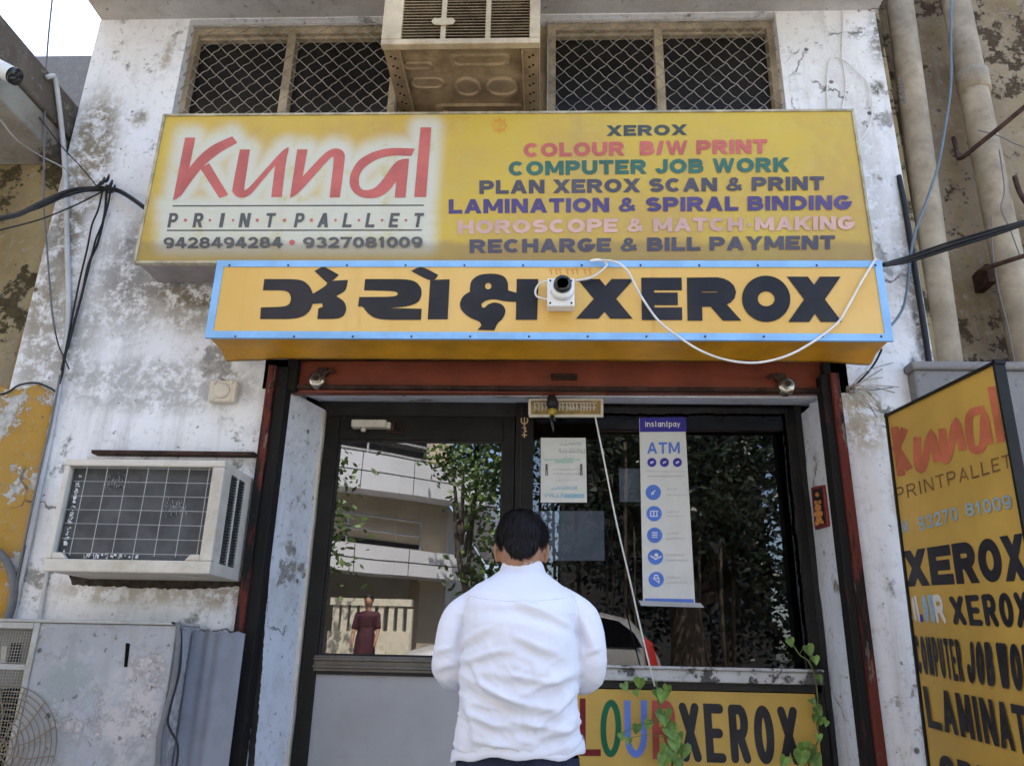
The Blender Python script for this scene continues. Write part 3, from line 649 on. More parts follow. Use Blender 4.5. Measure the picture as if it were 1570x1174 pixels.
# strokes of the script, traced (photo pixels)
def z3(pts): return [(240+a/3.568, 180+b_/3.568) for a, b_ in pts]
KUNAL = [
  [z3([(157,112),(213,112),(180,275),(190,268),(178,310),(127,440),(90,455)])],
  [z3([(180,275),(240,205),(310,150),(415,105),(442,140),(350,190),(275,250),(220,310),(127,440),(150,350)])],
  [z3([(240,280),(288,252),(393,425),(345,443)])],
  [z3([(457,177),(512,177),(480,385),(482,402),(500,390),(520,372),(690,180),(722,165),(725,170),(708,240),(685,437),(628,437),(650,262),(560,370),(520,420),(480,443),(440,437),(415,410),(416,385)])],
  [z3([(770,177),(827,177),(800,325),(920,195),(970,170),(1010,175),(1030,200),(1030,235),(1003,440),(947,440),(972,225),(965,215),(950,222),(775,420),(730,443)])],
  [z3([(1413,172),(1395,213),(1290,208),(1200,230),(1130,280),(1105,330),(1110,385),(1140,403),(1190,392),(1230,355),(1305,245),(1350,228),(1382,228),(1362,440),(1303,440),(1312,350),(1270,405),(1210,443),(1130,443),(1080,415),(1055,370),(1060,310),(1100,240),(1170,195),(1270,168)])],
  [z3([(1445,57),(1503,57),(1475,437),(1410,437)])],
]
k = Ink(onY(Y1), FRONT, .0012)
for s_ in KUNAL: k.poly(soft(s_[0]))
k.build('red_script', M['ink_red'], s1)
k = Ink(onY(Y1), FRONT, .0012)
for a in (((265,316),(650,315)),((256,353.5),(647,353))): k.stroke(a, 2.0)
letters = 'PRINTPALLET'; xs = [265,304,340,375,414,459,496,533,568,604,641]
for ch, x in zip(letters, xs):
    wd = {'I':5,'N':15,'R':14,'A':16}.get(ch, 13)
    k.text(ch, ((x-wd/2+2,327),(x+wd/2+3,327),(x+wd/2-1,349),(x-wd/2-2,349)), .2 if ch != 'I' else .24, adv=.62)
k.text('9428494284', Q(251,434,364,381,.6), .21, gap=.07); k.text('9327081009', Q(465,648,364,380.5,.6), .21, gap=.07)
k.build('grey_lettering', M['ink_grey'], s1)
k = Ink(onY(Y1), FRONT, .0012)
for i in range(10): k.disc((xs[i]+xs[i+1])/2+(0 if i != 2 else 0), 338, 2.6 if i in (0,3,4,5) else 2.0)
k.disc(448, 372, 4.5, 4)
k.build('red_dots', M['ink_red'], s1)
for txt, (x0,x1,y0,y1), mm, nm in (
    ('XEROX',(930,1053,190,210.5),'ink_dkteal','service_line'), ('COLOUR  B/W PRINT',(803,1176,215,240.5),'ink_red','service_line'),
    ('COMPUTER JOB WORK',(780,1210,243,269),'ink_teal','service_line'), ('PLAN XEROX SCAN & PRINT',(735,1263,272,297),'ink_navy','service_line'),
    ('LAMINATION & SPIRAL BINDING',(688,1305,301,327),'ink_violet','service_line'), ('HOROSCOPE & MATCH-MAKING',(702,1310,333,358),'ink_pink','service_line'),
    ('RECHARGE & BILL PAYMENT',(720,1280,362.5,387.5),'ink_navy','service_line')):
    k = Ink(onY(Y1), FRONT, .0012); sk = 6.0 if mm != 'ink_dkteal' else 1.5
    if mm in ('ink_navy','ink_violet','ink_pink','ink_teal','ink_red'): pass
    k.text(txt, Q(x0,x1,y0+2,y1-2,sk), .265, gap=.10, space=.40); k.build(nm, M[mm], s1)
k = Ink(onY(Y1), FRONT, .0012)
k.stroke([(766+9*math.cos(R(a)), 193+9*math.sin(R(a))) for a in range(0,361,24)], 1.6, closed=True)
k.stroke(spline([(762,188,0),(768,187,0),(770,191,0),(764,194,0),(769,199,0),(762,199,0)]), 2.0); k.disc(766,184.5,1.6)
for a in range(0, 360, 45): k.disc(766+11.5*math.cos(R(a)), 193+11.5*math.sin(R(a)), 1.3)
k.build('emblem', M['ink_faint'], s1)
# printed face: yellow with a pale printed halo round the script and numbers (per-vertex print)
segs = []
for s_ in KUNAL:
    for i in range(len(s_[0])): segs.append((Vector(s_[0][i]), Vector(s_[0][(i+1) % len(s_[0])])))
for y in (316, 334, 353, 372): segs.append((Vector((255,y)), Vector((652,y))))
def segd(p, a, b_):
    d = b_-a; t = max(0, min(1, (p-a).dot(d)/max(d.length_squared, 1e-9))); return (p-a-d*t).length
NXf, NZf = 330, 76
vs = []; halo = []
for j_ in range(NZf+1):
    for i in range(NXf+1):
        x = sx0+(sx1-sx0)*i/NXf; z = sz0+(sz1-sz0)*j_/NZf; q = Vector((x,Y1,z)); vs.append(q)
        v = q-CAM; dz = v.dot(_f); px = Vector((CX+F_PX*v.dot(_r)/dz, CY+F_PX*v.dot(_d)/dz))
        h = 0.0
        if px.x < 720:
            dm = min(segd(px, a, b_) for a, b_ in segs); tt = max(0, min(1, (30-dm)/26)); h = tt*tt*(3-2*tt)
        halo.append(h)
fm = MB().add(vs, [(j_*(NXf+1)+i, j_*(NXf+1)+i+1, (j_+1)*(NXf+1)+i+1, (j_+1)*(NXf+1)+i) for j_ in range(NZf) for i in range(NXf)])
t = NT('printed_yellow_flex'); at = t.n('Attribute'); at.attribute_name = 'print'
n1 = t.noise(2.2, 6, .65); n2 = t.noise(9, 6, .7)
yel = t.mix(t.ramp(n1, .35, .65), (0.55,0.395,0.06), (0.48,0.315,0.08)); yel = t.mix(t.math('MULTIPLY', t.ramp(n2, .45, .75), .35), yel, (0.55,0.48,0.12))
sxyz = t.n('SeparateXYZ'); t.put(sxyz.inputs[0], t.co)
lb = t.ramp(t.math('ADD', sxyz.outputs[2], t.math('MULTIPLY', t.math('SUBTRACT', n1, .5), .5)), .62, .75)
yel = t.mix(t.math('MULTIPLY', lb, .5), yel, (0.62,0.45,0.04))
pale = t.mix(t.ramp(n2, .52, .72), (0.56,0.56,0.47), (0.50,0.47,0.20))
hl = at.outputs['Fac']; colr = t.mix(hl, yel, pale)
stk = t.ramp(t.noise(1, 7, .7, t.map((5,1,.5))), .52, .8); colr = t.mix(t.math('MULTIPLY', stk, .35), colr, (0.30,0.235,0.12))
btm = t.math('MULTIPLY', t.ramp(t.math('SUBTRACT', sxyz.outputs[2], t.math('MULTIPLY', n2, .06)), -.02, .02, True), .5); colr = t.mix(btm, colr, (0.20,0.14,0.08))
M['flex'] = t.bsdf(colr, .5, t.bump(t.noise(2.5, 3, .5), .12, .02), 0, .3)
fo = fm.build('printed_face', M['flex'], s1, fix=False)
ca = fo.data.color_attributes.new('print', 'FLOAT_COLOR', 'POINT')
for i, h in enumerate(halo): ca.data[i].color = (h, h, h, 1)

# ------------------------------------------------------------------ the lower signboard with blue border
s2 = thing('signboard', 'long amber signboard with blue border and big black Gujarati and Latin letters', 'sign', tuple(P(840,522,-.2)))
Y2 = -.30
c = [P(333,403,Y2), P(1352,399,Y2), P(1366,522,Y2), P(317,517,Y2)]
tx0, tx1 = (c[0].x+c[3].x)/2, (c[1].x+c[2].x)/2; tz1, tz0 = (c[0].z+c[1].z)/2, (c[2].z+c[3].z)/2
bw = .026
t = NT('amber_flex'); n1 = t.noise(2, 6, .6); cc = t.mix(t.ramp(n1, .35, .65), (0.72,0.465,0.15), (0.66,0.40,0.10))
cc = t.mix(t.math('MULTIPLY', t.ramp(t.noise(1, 7, .7, t.map((6,1,.6))), .5, .8), .4), cc, (0.42,0.25,0.07))
M['amber'] = t.bsdf(cc, .42, t.bump(t.noise(2.2, 3, .5), .15, .02), 0, .35)
MB().box(tx0,tx1,Y2,Y2+.012,tz0,tz1).build('face', M['amber'], s2)
b = MB(); b.box(tx0-.003,tx1+.003,Y2-.004,Y2+.01,tz1-bw,tz1+.003).box(tx0-.003,tx1+.003,Y2-.004,Y2+.01,tz0-.003,tz0+bw)
b.box(tx0-.003,tx0+bw,Y2-.004,Y2+.01,tz0+bw,tz1-bw).box(tx1-bw,tx1+.003,Y2-.004,Y2+.01,tz0+bw,tz1-bw); b.build('border', M['border_blue'], s2)
# wrapped underside of orange flex that sags a little at the back
ub = MB(); nx = 60; rows = []
for (yy, dz) in ((Y2+.012, 0), (Y2+.05, -.004), (Y2+.10, -.012), (Y2+.145, -.026), (Y2+.165, -.028), (Y2+.155, -.016)):
    rows.append([Vector((tx0+.01+(tx1-tx0-.02)*i/nx - (0 if 3 < i < nx-3 else (yy-Y2)*.12*(-1 if i <= 3 else 1)), yy, tz0+dz+.004*noise.noise(Vector((i*.45, yy*20, 2)))*(1 if yy > Y2+.05 else 0)
                 - (.012*max(0, 1-i/5) + .012*max(0, 1-(nx-i)/4) if yy > Y2+.12 else 0))) for i in range(nx+1)])
ub.loft(rows, caps=False, close=False)
ub.build('flex_underside', simple('orange_flex', (0.52,0.25,0.012), .35, 0, .4, var=.2, scale=4, bump=.1, dirt=.35, dirtcol=(.22,.10,.01)), s2, smooth=True)
MB().box(tx0+.02,tx1-.02,Y2+.012,-.07,tz0+.004,tz1-.004).build('casing', M['beige_d'], s2)
k = Ink(onY(Y2), FRONT, .0012)
z6 = lambda pts: soft([(390+a/3.9125, 290+b_/3.9125) for a, b_ in pts])
k.poly(z6([(60,540),(250,540),(300,552),(335,585),(352,628),(430,580),(445,552),(562,545),(550,612),(492,642),(540,672),(555,718),(538,762),(500,780),(378,780),(384,716),(412,706),(406,686),(350,690),(335,730),(300,762),(240,780),(35,780),(40,710),(180,706),(212,690),(222,655),(212,625),(185,608),(52,608)]))
k.poly(z6([(360,492),(415,462),(508,515),(478,545),(440,566)]))
k.poly(z6([(665,540),(915,540),(972,556),(1003,595),(1004,640),(985,680),(930,703),(820,714),(1004,718),(1000,785),(775,785),(715,772),(675,740),(652,705),(622,705),(630,648),(845,646),(862,630),(850,612),(658,608)]))
k.poly(z6([(1055,545),(1172,542),(1160,782),(1040,782)])); k.poly(z6([(940,492),(1000,460),(1103,515),(1088,542),(1052,552)]))
k.poly(z6([(1292,600),(1300,548),(1350,512),(1440,506),(1500,522),(1522,560),(1522,608),(1570,622),(1570,678),(1500,674),(1440,660),(1390,668),(1362,690),(1366,710),(1384,712),(1400,692),(1440,678),(1490,692),(1510,730),(1492,778),(1458,805),(1440,848),(1338,845),(1362,820),(1354,795),(1290,772),(1242,730),(1230,690),(1250,642),(1294,615)]),
       [z6([(1403+20*math.cos(a*.628), 583-20*math.sin(a*.628)) for a in range(10)])])
k.poly(z6([(1574,540),(1703,540),(1697,785),(1568,785)])); k.poly(z6([(1565,622),(1600,622),(1600,678),(1565,678)]))
k.text('X', ((888,428),(969,428),(967,489),(886,489)), .42, adv=1.2); k.text('E', ((983,426),(1045,426),(1046,491),(984,491)), .30, adv=.95)
k.text('R', ((1053,426),(1130,425),(1134,492),(1054,492)), .33, adv=1.15); k.text('O', ((1137,423),(1211,423),(1212,494),(1138,494)), .34, adv=1.05); k.text('X', ((1209,424.5),(1286,424.5),(1288,494),(1211,494)), .40, adv=1.15)
k.build('black_lettering', M['ink_black'], s2)
b = MB()
for xp in (548,552,1000,1003): b.slab([P(xp,412,Y2-.0004),P(xp+.9,412,Y2-.0004),P(xp+.9,510,Y2-.0004),P(xp,510,Y2-.0004)], (0,-.0006,0))
b.build('flex_seam', M['amber'], s2)
b = MB()
for xp in range(350,1350,90):
    for yp_ in (407,516): q = P(xp+(yp_*7%13), yp_, Y2-.004); b.tube([q, q+Vector((0,-.003,0))], .004, 8)
b.build('rivets', M['rust'], s2)
k = Ink(onY(Y2), FRONT, .0012)
for x in (844,852,858,869,877,884,896,904): k.stroke([(x,413),(x+2,421)], 2); k.stroke([(x-3,413),(x+4,413)], 1.5)
k.build('faint_red_lettering', M['ink_faint'], s2)
# ------------------------------------------------------------------ box camera on the signboard
Yc = Y2-.005
ca_ = thing('security_camera', 'small white box camera with black lens mounted on the amber signboard', 'camera', tuple(P(859,470,Y2-.03)))
p0, p1 = P(839,427,Yc-.05), P(881,470,Yc-.05)
x0, x1, zt, zb = p0.x, p1.x, p0.z, p1.z
MB().box(x0,x1,Yc-.055,Yc,zb,zt).build('housing', M['whiteplastic'], ca_, bevel=.006)
c = Vector(((x0+x1)/2+.006, Yc-.055, zt-.042))
o = MB().tube([c+Vector((0,.0,-.012)), c+Vector((0,-.012,-.010)), c+Vector((0,-.018,-.008))], [.046,.044,.036], 24).build('collar', M['whiteplastic'], ca_, smooth=True)
l = MB(); l.tube([c+Vector((0,-.012,0)), c+Vector((0,-.045,-.004)), c+Vector((0,-.05,-.004)), c+Vector((0,-.050,-.004)), c+Vector((0,-.040,-.004))], [.036,.034,.030,.022,.016], 24)
lo = l.build('lens_barrel', M['blackplastic'], ca_, smooth=True)
MB().tube([c+Vector((0,-.047,-.004)), c+Vector((0,-.043,-.004))], [.015,.016], 18).build('lens', M['lens'], lo)
b = MB()
for sx in (x0+.012, x1-.012):
    for sz in (zb+.012, zt-.012): b.tube([(sx,Yc-.054,sz),(sx,Yc-.057,sz)], .0045, 8)
b.build('screw_heads', M['blackplastic'], ca_)
# ------------------------------------------------------------------ cables
wire('cable', 'thin white cable looping from the box camera and sagging across the amber signboard', [(882,430,Y2-.02),(905,426,Y2-.02),(925,413,Y2-.02),(930,404,Y2-.02),(918,398,Y2-.02),(905,400,Y2-.018),(925,399,Y2-.025),(945,402,Y2-.03),(962,415,Y2-.03),(975,440,Y2-.025),(988,462,Y2-.02),(1010,492,Y2-.02),(1040,516,Y2-.022),(1075,538,Y2-.03),(1115,552,Y2-.03),(1160,556,Y2-.03),(1205,546,Y2-.025),(1245,525,Y2-.02),(1283,496,Y2-.012),(1300,470,Y2-.012),(1322,430,Y2-.012),(1343,396,Y2-.012)], .0045, M['cablewhite'])
wire('cable', 'short white cable loop at the left side of the box camera', [(840,431,Y2-.03),(828,434,Y2-.02),(821,445,Y2-.015),(824,455,Y2-.02),(840,459,Y2-.03)], .0042, M['cablewhite'])
wire('cable', 'thick black cable hooked over the left pillar beside the lightbox sign', [(-30,342,-.7),(0,335,-.6),(30,328,-.45),(60,313,-.3),(90,299,-.15),(115,291,-.06),(140,289,-.035),(160,289,-.03),(180,292,-.035),(200,303,-.06),(222,319,-.12)], .0105, M['cable'])
wire('cable', 'second black cable running just under the thick one at left', [(-30,346,-.66),(0,338,-.55),(60,318,-.28),(100,301,-.12),(130,293,-.05),(160,292,-.025)], .006, M['cable'])
wire('cable', 'thin dark cable dipping below the thick black cable at far left', [(-20,362,-.5),(0,353,-.45),(60,337,-.25),(110,317,-.08),(145,300,-.03),(160,292,-.02)], .0035, M['cable'])
wire('cable', 'grey vertical wire hanging from the sky at far left', [(82,-20,-.3),(80,0,-.3),(74,60,-.25),(70,125,-.2),(68,220,-.15),(67,310,-.08),(72,380,-.03),(79,470,-.012),(84,505,-.008)], .0042, M['cablegrey'])
wire('cable', 'pale wire slanting over the old concrete canopy', [(-20,165,-.5),(0,184,-.4),(25,214,-.3),(60,238,-.15),(97,257,-.06),(115,272,-.03),(130,282,-.02)], .0038, M['lightwire'])
wire('cable', 'thin dark wire from the canopy down to the cable knot', [(60,180,-.2),(95,225,-.08),(125,257,-.03),(148,285,-.02),(158,292,-.02)], .0028, M['cable'])
for i, (pts, r_, lab) in enumerate((
    ([(164,284),(163,300),(160,330),(150,372),(136,405),(126,450),(112,500),(100,545),(95,575),(86,610),(77,660),(66,720),(52,790),(38,850),(26,905),(16,950)], .0055, 'black cable bundle running down the left pillar from the knot'),
    ([(158,288),(151,320),(141,345),(134,380),(122,430),(112,480),(102,530),(94,568)], .0042, 'thin black wire leftmost of the strands below the knot'),
    ([(170,290),(166,312),(158,340),(146,370),(134,420),(118,480),(104,535)], .0042, 'thin black wire rightmost of the strands below the knot'),
    ([(84,505),(90,530),(100,552),(106,566)], .003, 'short crossing wire on the left pillar above the conduit'),
    ([(92,575),(80,640),(66,700),(52,765),(36,840),(20,920)], .0045, 'grey wire beside the black bundle down the left pillar'))):
    wire('cable', lab, [(a, b_, -.018-.004*i) for a, b_ in pts], r_, M['cable'] if i != 4 else M['cablegrey'], group='strands down the left pillar')
o = MB()
for q in ((150,286),(156,280),(163,276),(168,284),(172,292)):
    c = P(q[0], q[1], -.03); o.tube(spline([c, c+Vector((.015,-.01,.02)), c+Vector((.02,-.02,-.02)), c+Vector((-.01,-.01,-.02)), c]), .004, 5)
tag(o.build('cable_knot', M['cable'], smooth=True), 'tangled cable knot tied to the left pillar', 'cable knot')
def atX(px, py, Xv):
    d = ray(px, py); return CAM.y+d.y*((Xv-CAM.x)/d.x)
XK = P(118,200,.05).x+.02
wire('conduit', 'pale vertical conduit pipe rising past the canopy', [(72,119,atX(72,119,XK)),(80,117,atX(80,117,XK)),(85,124,atX(85,124,XK)),(92,175,atX(92,175,XK)),(98,235,atX(98,235,XK)),(101,294,-.02),(103,380,-.016),(105,450,-.014),(104,500,-.014),(99,545,-.014)], .012, M['pvcgrey'], 'pipe')
wire('conduit', 'pale conduit slanting down the left pillar beside the air conditioner', [(93,578,-.014),(83,640,-.014),(66,725,-.014),(48,815,-.014),(34,880,-.014),(18,952,-.014)], .011, M['pvcgrey'], 'pipe')
wire('conduit', 'short pale conduit below the left air conditioner', [(73,874,-.012),(66,915,-.012),(60,955,-.012)], .008, M['pvcgrey'], 'pipe')
wire('hose', 'thick dark hose curving down over the yellow wall at far left', [(-20,838,-.06),(0,848,-.05),(14,868,-.04),(21,895,-.03),(19,925,-.03),(10,955,-.03)], .017, M['cablegrey'], 'hose')
wire('cable', 'thin wire curling over the yellow wall', [(-10,606,.0),(10,602,-.01),(30,590,-.01),(55,587,-.012),(75,594,-.015),(84,600,-.015)], .004, M['cable'])
wire('cable', 'thin cream wire running down the wall right of the upper window', [(1293,-10,-.008),(1292,40,-.006),(1291,85,-.006),(1297,130,-.006),(1292,162,-.006),(1287,175,-.006)], .003, M['cablewhite'])
wire('cable', 'cream wire loop on the wall above the lightbox sign', [(1269,168,-.006),(1268,130,-.006),(1271,96,-.008),(1283,88,-.008),(1298,96,-.008),(1312,108,-.008),(1328,124,-.008),(1335,145,-.01),(1338,165,-.01),(1334,188,-.012),(1326,206,-.012),(1316,216,-.015)], .003, M['cablewhite'])
wire('cable', 'blue grey cable hanging in front of the two drain pipes', [(1459,-20,-.05),(1458,60,-.05),(1458,130,-.05),(1450,190,-.05),(1438,255,-.05),(1420,310,-.05),(1402,360,-.05),(1394,410,-.05),(1391,440,-.05),(1386,468,-.05),(1376,487,-.05),(1366,499,-.06)], .0055, M['cableblue'])
wire('cable', 'thick black cable down the edge between white wall and drain pipe', [(1378,270,.0),(1386,310,-.01),(1396,370,-.01),(1403,415,-.02),(1410,460,-.02),(1418,510,-.02),(1425,562,-.02)], .0125, M['cable'])
for i, (dy, r_) in enumerate(((0,.0075),(5,.006),(-5,.005))):
    wire('cable', ('dark cable stretched right from the signboard corner across the drain pipes, thickest of three', 'lowest of three cables stretched from the signboard corner', 'topmost of three cables stretched from the signboard corner')[i],
      [(1354,406+dy*.3,-.12),(1390,398+dy*.8,-.12),(1430,385+dy,-.15),(1480,369+dy,-.2),(1530,354+dy*.9,-.25),(1600,332+dy*.5,-.3),(1900,235+dy*.4,-.5),(2400,90,-.8)], r_, M['cable'], group='cables crossing the drain pipes')
wire('cable', 'thin black wire curving from under the signboard down to the right jamb', [(1352,535,-.1),(1344,552,-.06),(1333,568,-.03),(1318,584,-.02),(1304,597,-.02)], .0045, M['cable'])
rn = random.Random(3)
o = MB()
for i in range(13):
    a = Vector((1300+rn.uniform(-6,6), 598+rn.uniform(-6,6))); e = Vector((rn.uniform(1312,1378), rn.uniform(552,640)))
    m1 = a.lerp(e, .4)+Vector((rn.uniform(-6,6), rn.uniform(-14,8))); 
    o.tube(spline([P(a.x,a.y,-.02), P(m1.x,m1.y,-.04-.02*rn.random()), P(e.x,e.y,-.015)], 6), .0016+.001*rn.random(), 5)
tag(o.build('loose_wires', simple('dusty_wire', (.30,.26,.2), .7, var=.5), smooth=True), 'tangle of thin loose wires at the top of the right jamb', 'wires')
for i, (pts, lab) in enumerate((([(1532,230),(1540,290),(1535,320),(1548,350),(1565,395)], 'thin grey wire on the right drain pipe'), ([(1520,330),(1522,385),(1530,440),(1545,500),(1558,565),(1566,575)], 'thin wire hanging beside the right drain pipe'), ([(1500,200),(1530,208),(1560,222),(1590,230)], 'thin wire tied to the upper iron rod'))):
    wire('cable', lab, [(a, b_, -.02) for a, b_ in pts], .0028, M['cablegrey'])
wire('iron_rod', 'bent black iron rod sticking out across the right drain pipe, upper one', [(1462,212,.16),(1466,228,.08),(1472,243,-.02),(1500,222,-.07),(1535,194,-.13),(1590,148,-.2)], .0105, M['rust'], 'rod', n=5)
wire('iron_rod', 'lower black iron rod beside the right drain pipe', [(1497,420,.1),(1505,414,.0),(1530,405,-.04),(1590,386,-.1)], .010, M['rust'], 'rod', n=5)
wire('iron_rod', 'short rusty rod end in the far right wall', [(1556,272,.1),(1566,300,.0),(1590,330,-.05)], .012, M['rust'], 'rod', n=5)
c = P(1502,432,.2); tag(MB().box(c.x-.02,c.x+.02,.1,.22,c.z-.05,c.z+.04).build('wall_bracket', M['rust'], bevel=.004), 'rusty iron bracket below the lower rod on the stained wall', 'bracket')
wire('string', 'white string hanging taut across the dark shop window', [(912,636,.10),(925,700,.12),(945,800,.15),(966,890,.17),(985,975,.19),(1004,1052,.21)], .0036, M['cablewhite'], 'string', n=3)

# ------------------------------------------------------------------ neighbours, pipes
lf = thing('left_neighbour_building', 'grimy brown left neighbour with yellow washed lower wall and old concrete canopy', 'building', (XL-1, .05, 0))
zy = P(60,592,.05).z; zc = P(97,256,.05).z
xe = P(147,60,.02).x-.002
MB().box(xe-3.2,xe,.045,.4,zy,zc+.30).build('stained_wall', M['greenish'], lf)
MB().box(xe-3.2,xe,.04,.4,0,zy).build('yellow_wall', M['yellowwall'], lf)
yp = MB(); yp.poly(ragged([(-40,590),(0,593),(30,597),(62,590),(83,602),(76,650),(62,715),(46,790),(28,870),(12,950),(-60,950)], -.004, .014, seed=23)); yp.build('yellow_paint', M['yellowwall'], shop)
# ragged overlap: white paint creeping past the corner
b = MB(); b.poly(ragged([(128,190),(104,262),(92,330),(72,412),(58,470),(50,500),(30,560),(24,588),(60,600),(88,520),(118,420),(140,300)], .036, .02, seed=11)); b.build('paint_edge', M['wall'], lf)
zt = P(125,169,.05).z; xk = P(118,200,.05).x
zk = P(97,256,.05).z+.005; zm_ = zk+(zt-zk)*.42
MB().box(xk-3.2,xk-.015,-2.2,.045,zk,zm_).build('canopy', M['canopy'], lf, bevel=.012)
MB().box(xk-3.2,xk,-2.3,.045,zm_+.001,zt).build('canopy_edge', M['canopy_d'], lf, bevel=.012)
bp = P(24,118,atX(24,118,xk+.10)); bdir = Vector((.25,-.30,-.12)).normalized()
bc = thing('bullet_camera', 'white bullet security camera fixed to the old concrete canopy', 'camera', tuple(bp-bdir*.1))
bt_ = P(-40,85,atX(24,118,xk+.10)-.02); bdir = (bp-bt_).normalized()
MB().tube([bp-bdir*.22, bp-bdir*.21, bp-bdir*.015], [.03,.036,.036], 20).build('housing', M['whiteplastic'], bc, smooth=True)
MB().tube([bp-bdir*.014, bp+bdir*.004, bp], [.0362,.0362,.028], 20).build('lens_ring', M['blackplastic'], bc, smooth=True)
MB().tube([bp-bdir*.15, bp-bdir*.15+Vector((-.06,.0,-.05)), bp-bdir*.15+Vector((-.09,0,-.02))], .014, 8).build('bracket', M['whiteplastic'], bc, smooth=True)
gb = MB().box(xe-6,P(175,110,1.2).x,1.2,5,0,P(100,86,1.2).z).build('grey_building', M['greywall'], None); tag(gb, 'plain grey wall of a set-back building below the white sky', 'building')
rf = thing('right_neighbour_building', 'stained brown concrete neighbour wall behind the drain pipes at right', 'building', (XR+1, .2, 0))
MB().box(XR-.0,XR+4,.22,.6,0,8).build('stained_wall', M['brown'], rf)
MB().box(XR+.0,XR+.05,.06,.22,0,8).build('mossy_edge', M['greenish'], rf)
# drain pipes
def drain(lab, axis, Y, r, rings, brk):
    t_ = thing('drain_pipe', lab, 'pipe', tuple(P(axis[-1][0], axis[-1][1], Y)), 'drain pipes on the right neighbour wall')
    top = P(axis[0][0], axis[0][1], Y); bot = P(axis[-1][0], axis[-1][1], Y); d = (top-bot); top = bot+d*1.3; bot = bot-d*1.5 if bot.z > 3.4 else bot
    bot2 = Vector((bot.x+(bot.x-top.x)*(bot.z/(top.z-bot.z)), Y, 0.0))
    n = 30; pts = [top.lerp(bot2, i/n) for i in range(n+1)]
    MB().tube(pts, r, 20).build('pipe', M['pvc'], t_, smooth=True)
    for (px, py) in rings:
        c = P(px, py, Y); u = d.normalized()
        MB().tube([c-u*.06, c-u*.055, c+u*.055, c+u*.06], [r*1.02, r*1.13, r*1.13, r*1.02], 20).build('coupling', M['pvc'], t_, smooth=True)
    for (px, py) in brk:
        c = P(px, py, Y); MB().tube([c+Vector((0,0,-.014)), c+Vector((0,0,.014))], r*1.06, 20).box(c.x-r*1.5,c.x+r*1.5,Y+.02,Y+.045,c.z-.014,c.z+.014).build('clamp', M['rust'], t_)
    return t_
dp = drain('left one of two grimy drain pipes, with a printed stamp', [(1379,0),(1412,299),(1452,560)], .09, .062, [], [(1402,215)][:0])
drain('right one of two grimy drain pipes, jointed near the top', [(1465,0),(1524,299),(1577,560)], .10, .064, [(1492,128)], [])
k = Ink(onY(.09-.066), FRONT, .002)
k.text('TRUST', ((1383,118),(1389,160),(1380,161),(1376,119)), .2); o = k.build('stamp', M['ink_grey'], dp)

# grey lower wall at right and the side sign on it
gw = thing('grey_side_wall', 'grey painted low wall behind the slanting yellow side sign', 'wall', (P(1500,700,-.02).x, -.02, 0))
zgw = P(1440,567,-.06).z
MB().box(P(1402,575,-.06).x,XR+4,-.06,.215,0,zgw).box(P(1402,575,-.06).x-.012,XR+4,-.075,.215,zgw,zgw+.035).build('wall', M['greywall'], gw, bevel=.01)
dv = ray(700,1009); dv = Vector((dv.x, dv.y, 0)).normalized(); sn = Vector((-dv.y, dv.x, 0)).normalized()
if sn.x > 0: sn = -sn
sp0 = P(1360,637,-.075)
S3 = lambda a, b_: PP(a, b_, sp0, sn)
sd_ = thing('side_sign', 'yellow hand painted side sign at right listing printing services, faded red script on top', 'sign', tuple(S3(1400,1000)-Vector((0,0,.6))))
cor = [(1360,637),(1526,556),(1660,1300),(1441,1300)]
MB().slab([S3(*q) for q in cor], -sn*.02).build('panel', simple('amber_painted_board', (0.50,0.30,0.06), .45, 0, .3, var=.13, scale=2.2, dirt=.4, dirtcol=(.33,.19,.05)), sd_)
e = MB(); cc_ = [S3(*q) for q in cor]
for i in (0, 1, 3):
    a, b_ = cc_[i], cc_[(i+1) % 4]; u = (b_-a).normalized(); v = u.cross(sn).normalized()*.005
    e.hexa([a-u*.01-v+sn*.008, b_+u*.01-v+sn*.008, b_+u*.01+v+sn*.008, a-u*.01+v+sn*.008], [a-u*.01-v-sn*.028, b_+u*.01-v-sn*.028, b_+u*.01+v-sn*.028, a-u*.01+v-sn*.028])
e.build('edge_strip', M['frame'], sd_)
def side_ink(name, mat, fn):
    k = Ink(S3, sn, .0012); fn(k); return k.build(name, M[mat], sd_)
s8 = lambda pts: [(1170+a/3.9125, 580+b_/3.9125) for a, b_ in pts]
def kunal_side(k):
    W = 12
    for pts in ([(790,290),(830,585)], [(850,300),(800,420),(880,545)], [(925,350),(930,510),(960,530),(1010,340),(1045,500)], [(1075,300),(1090,480),(1120,440),(1160,270),(1200,430)], [(1330,185),(1250,210),(1235,300),(1260,420),(1320,400),(1330,230),(1360,390)], [(1372,50),(1430,380)]):
        k.stroke(spline(s8([(*p,) for p in pts] if False else pts) and [(p[0], p[1], 0) for p in s8(pts)], 6) if len(pts) > 3 else s8(pts), W)
side_ink('faded_script', 'ink_fadered', kunal_side)
side_ink('thin_lettering', 'ink_brown', lambda k: k.text('PRINTPALLET', ((1372,748),(1549,695),(1552,716),(1375,768)), .13, gap=.28))
side_ink('pale_number', 'ink_sky', lambda k: (k.text('M', ((1382,798),(1391,795),(1394,815),(1385,818)), .2, rnd=True), k.text('93270', ((1406,793),(1467,776),(1471,797),(1410,814)), .17, gap=.14, rnd=True), k.text('81009', ((1479,772),(1550,757),(1554,779),(1483,792)), .17, gap=.14, rnd=True)))
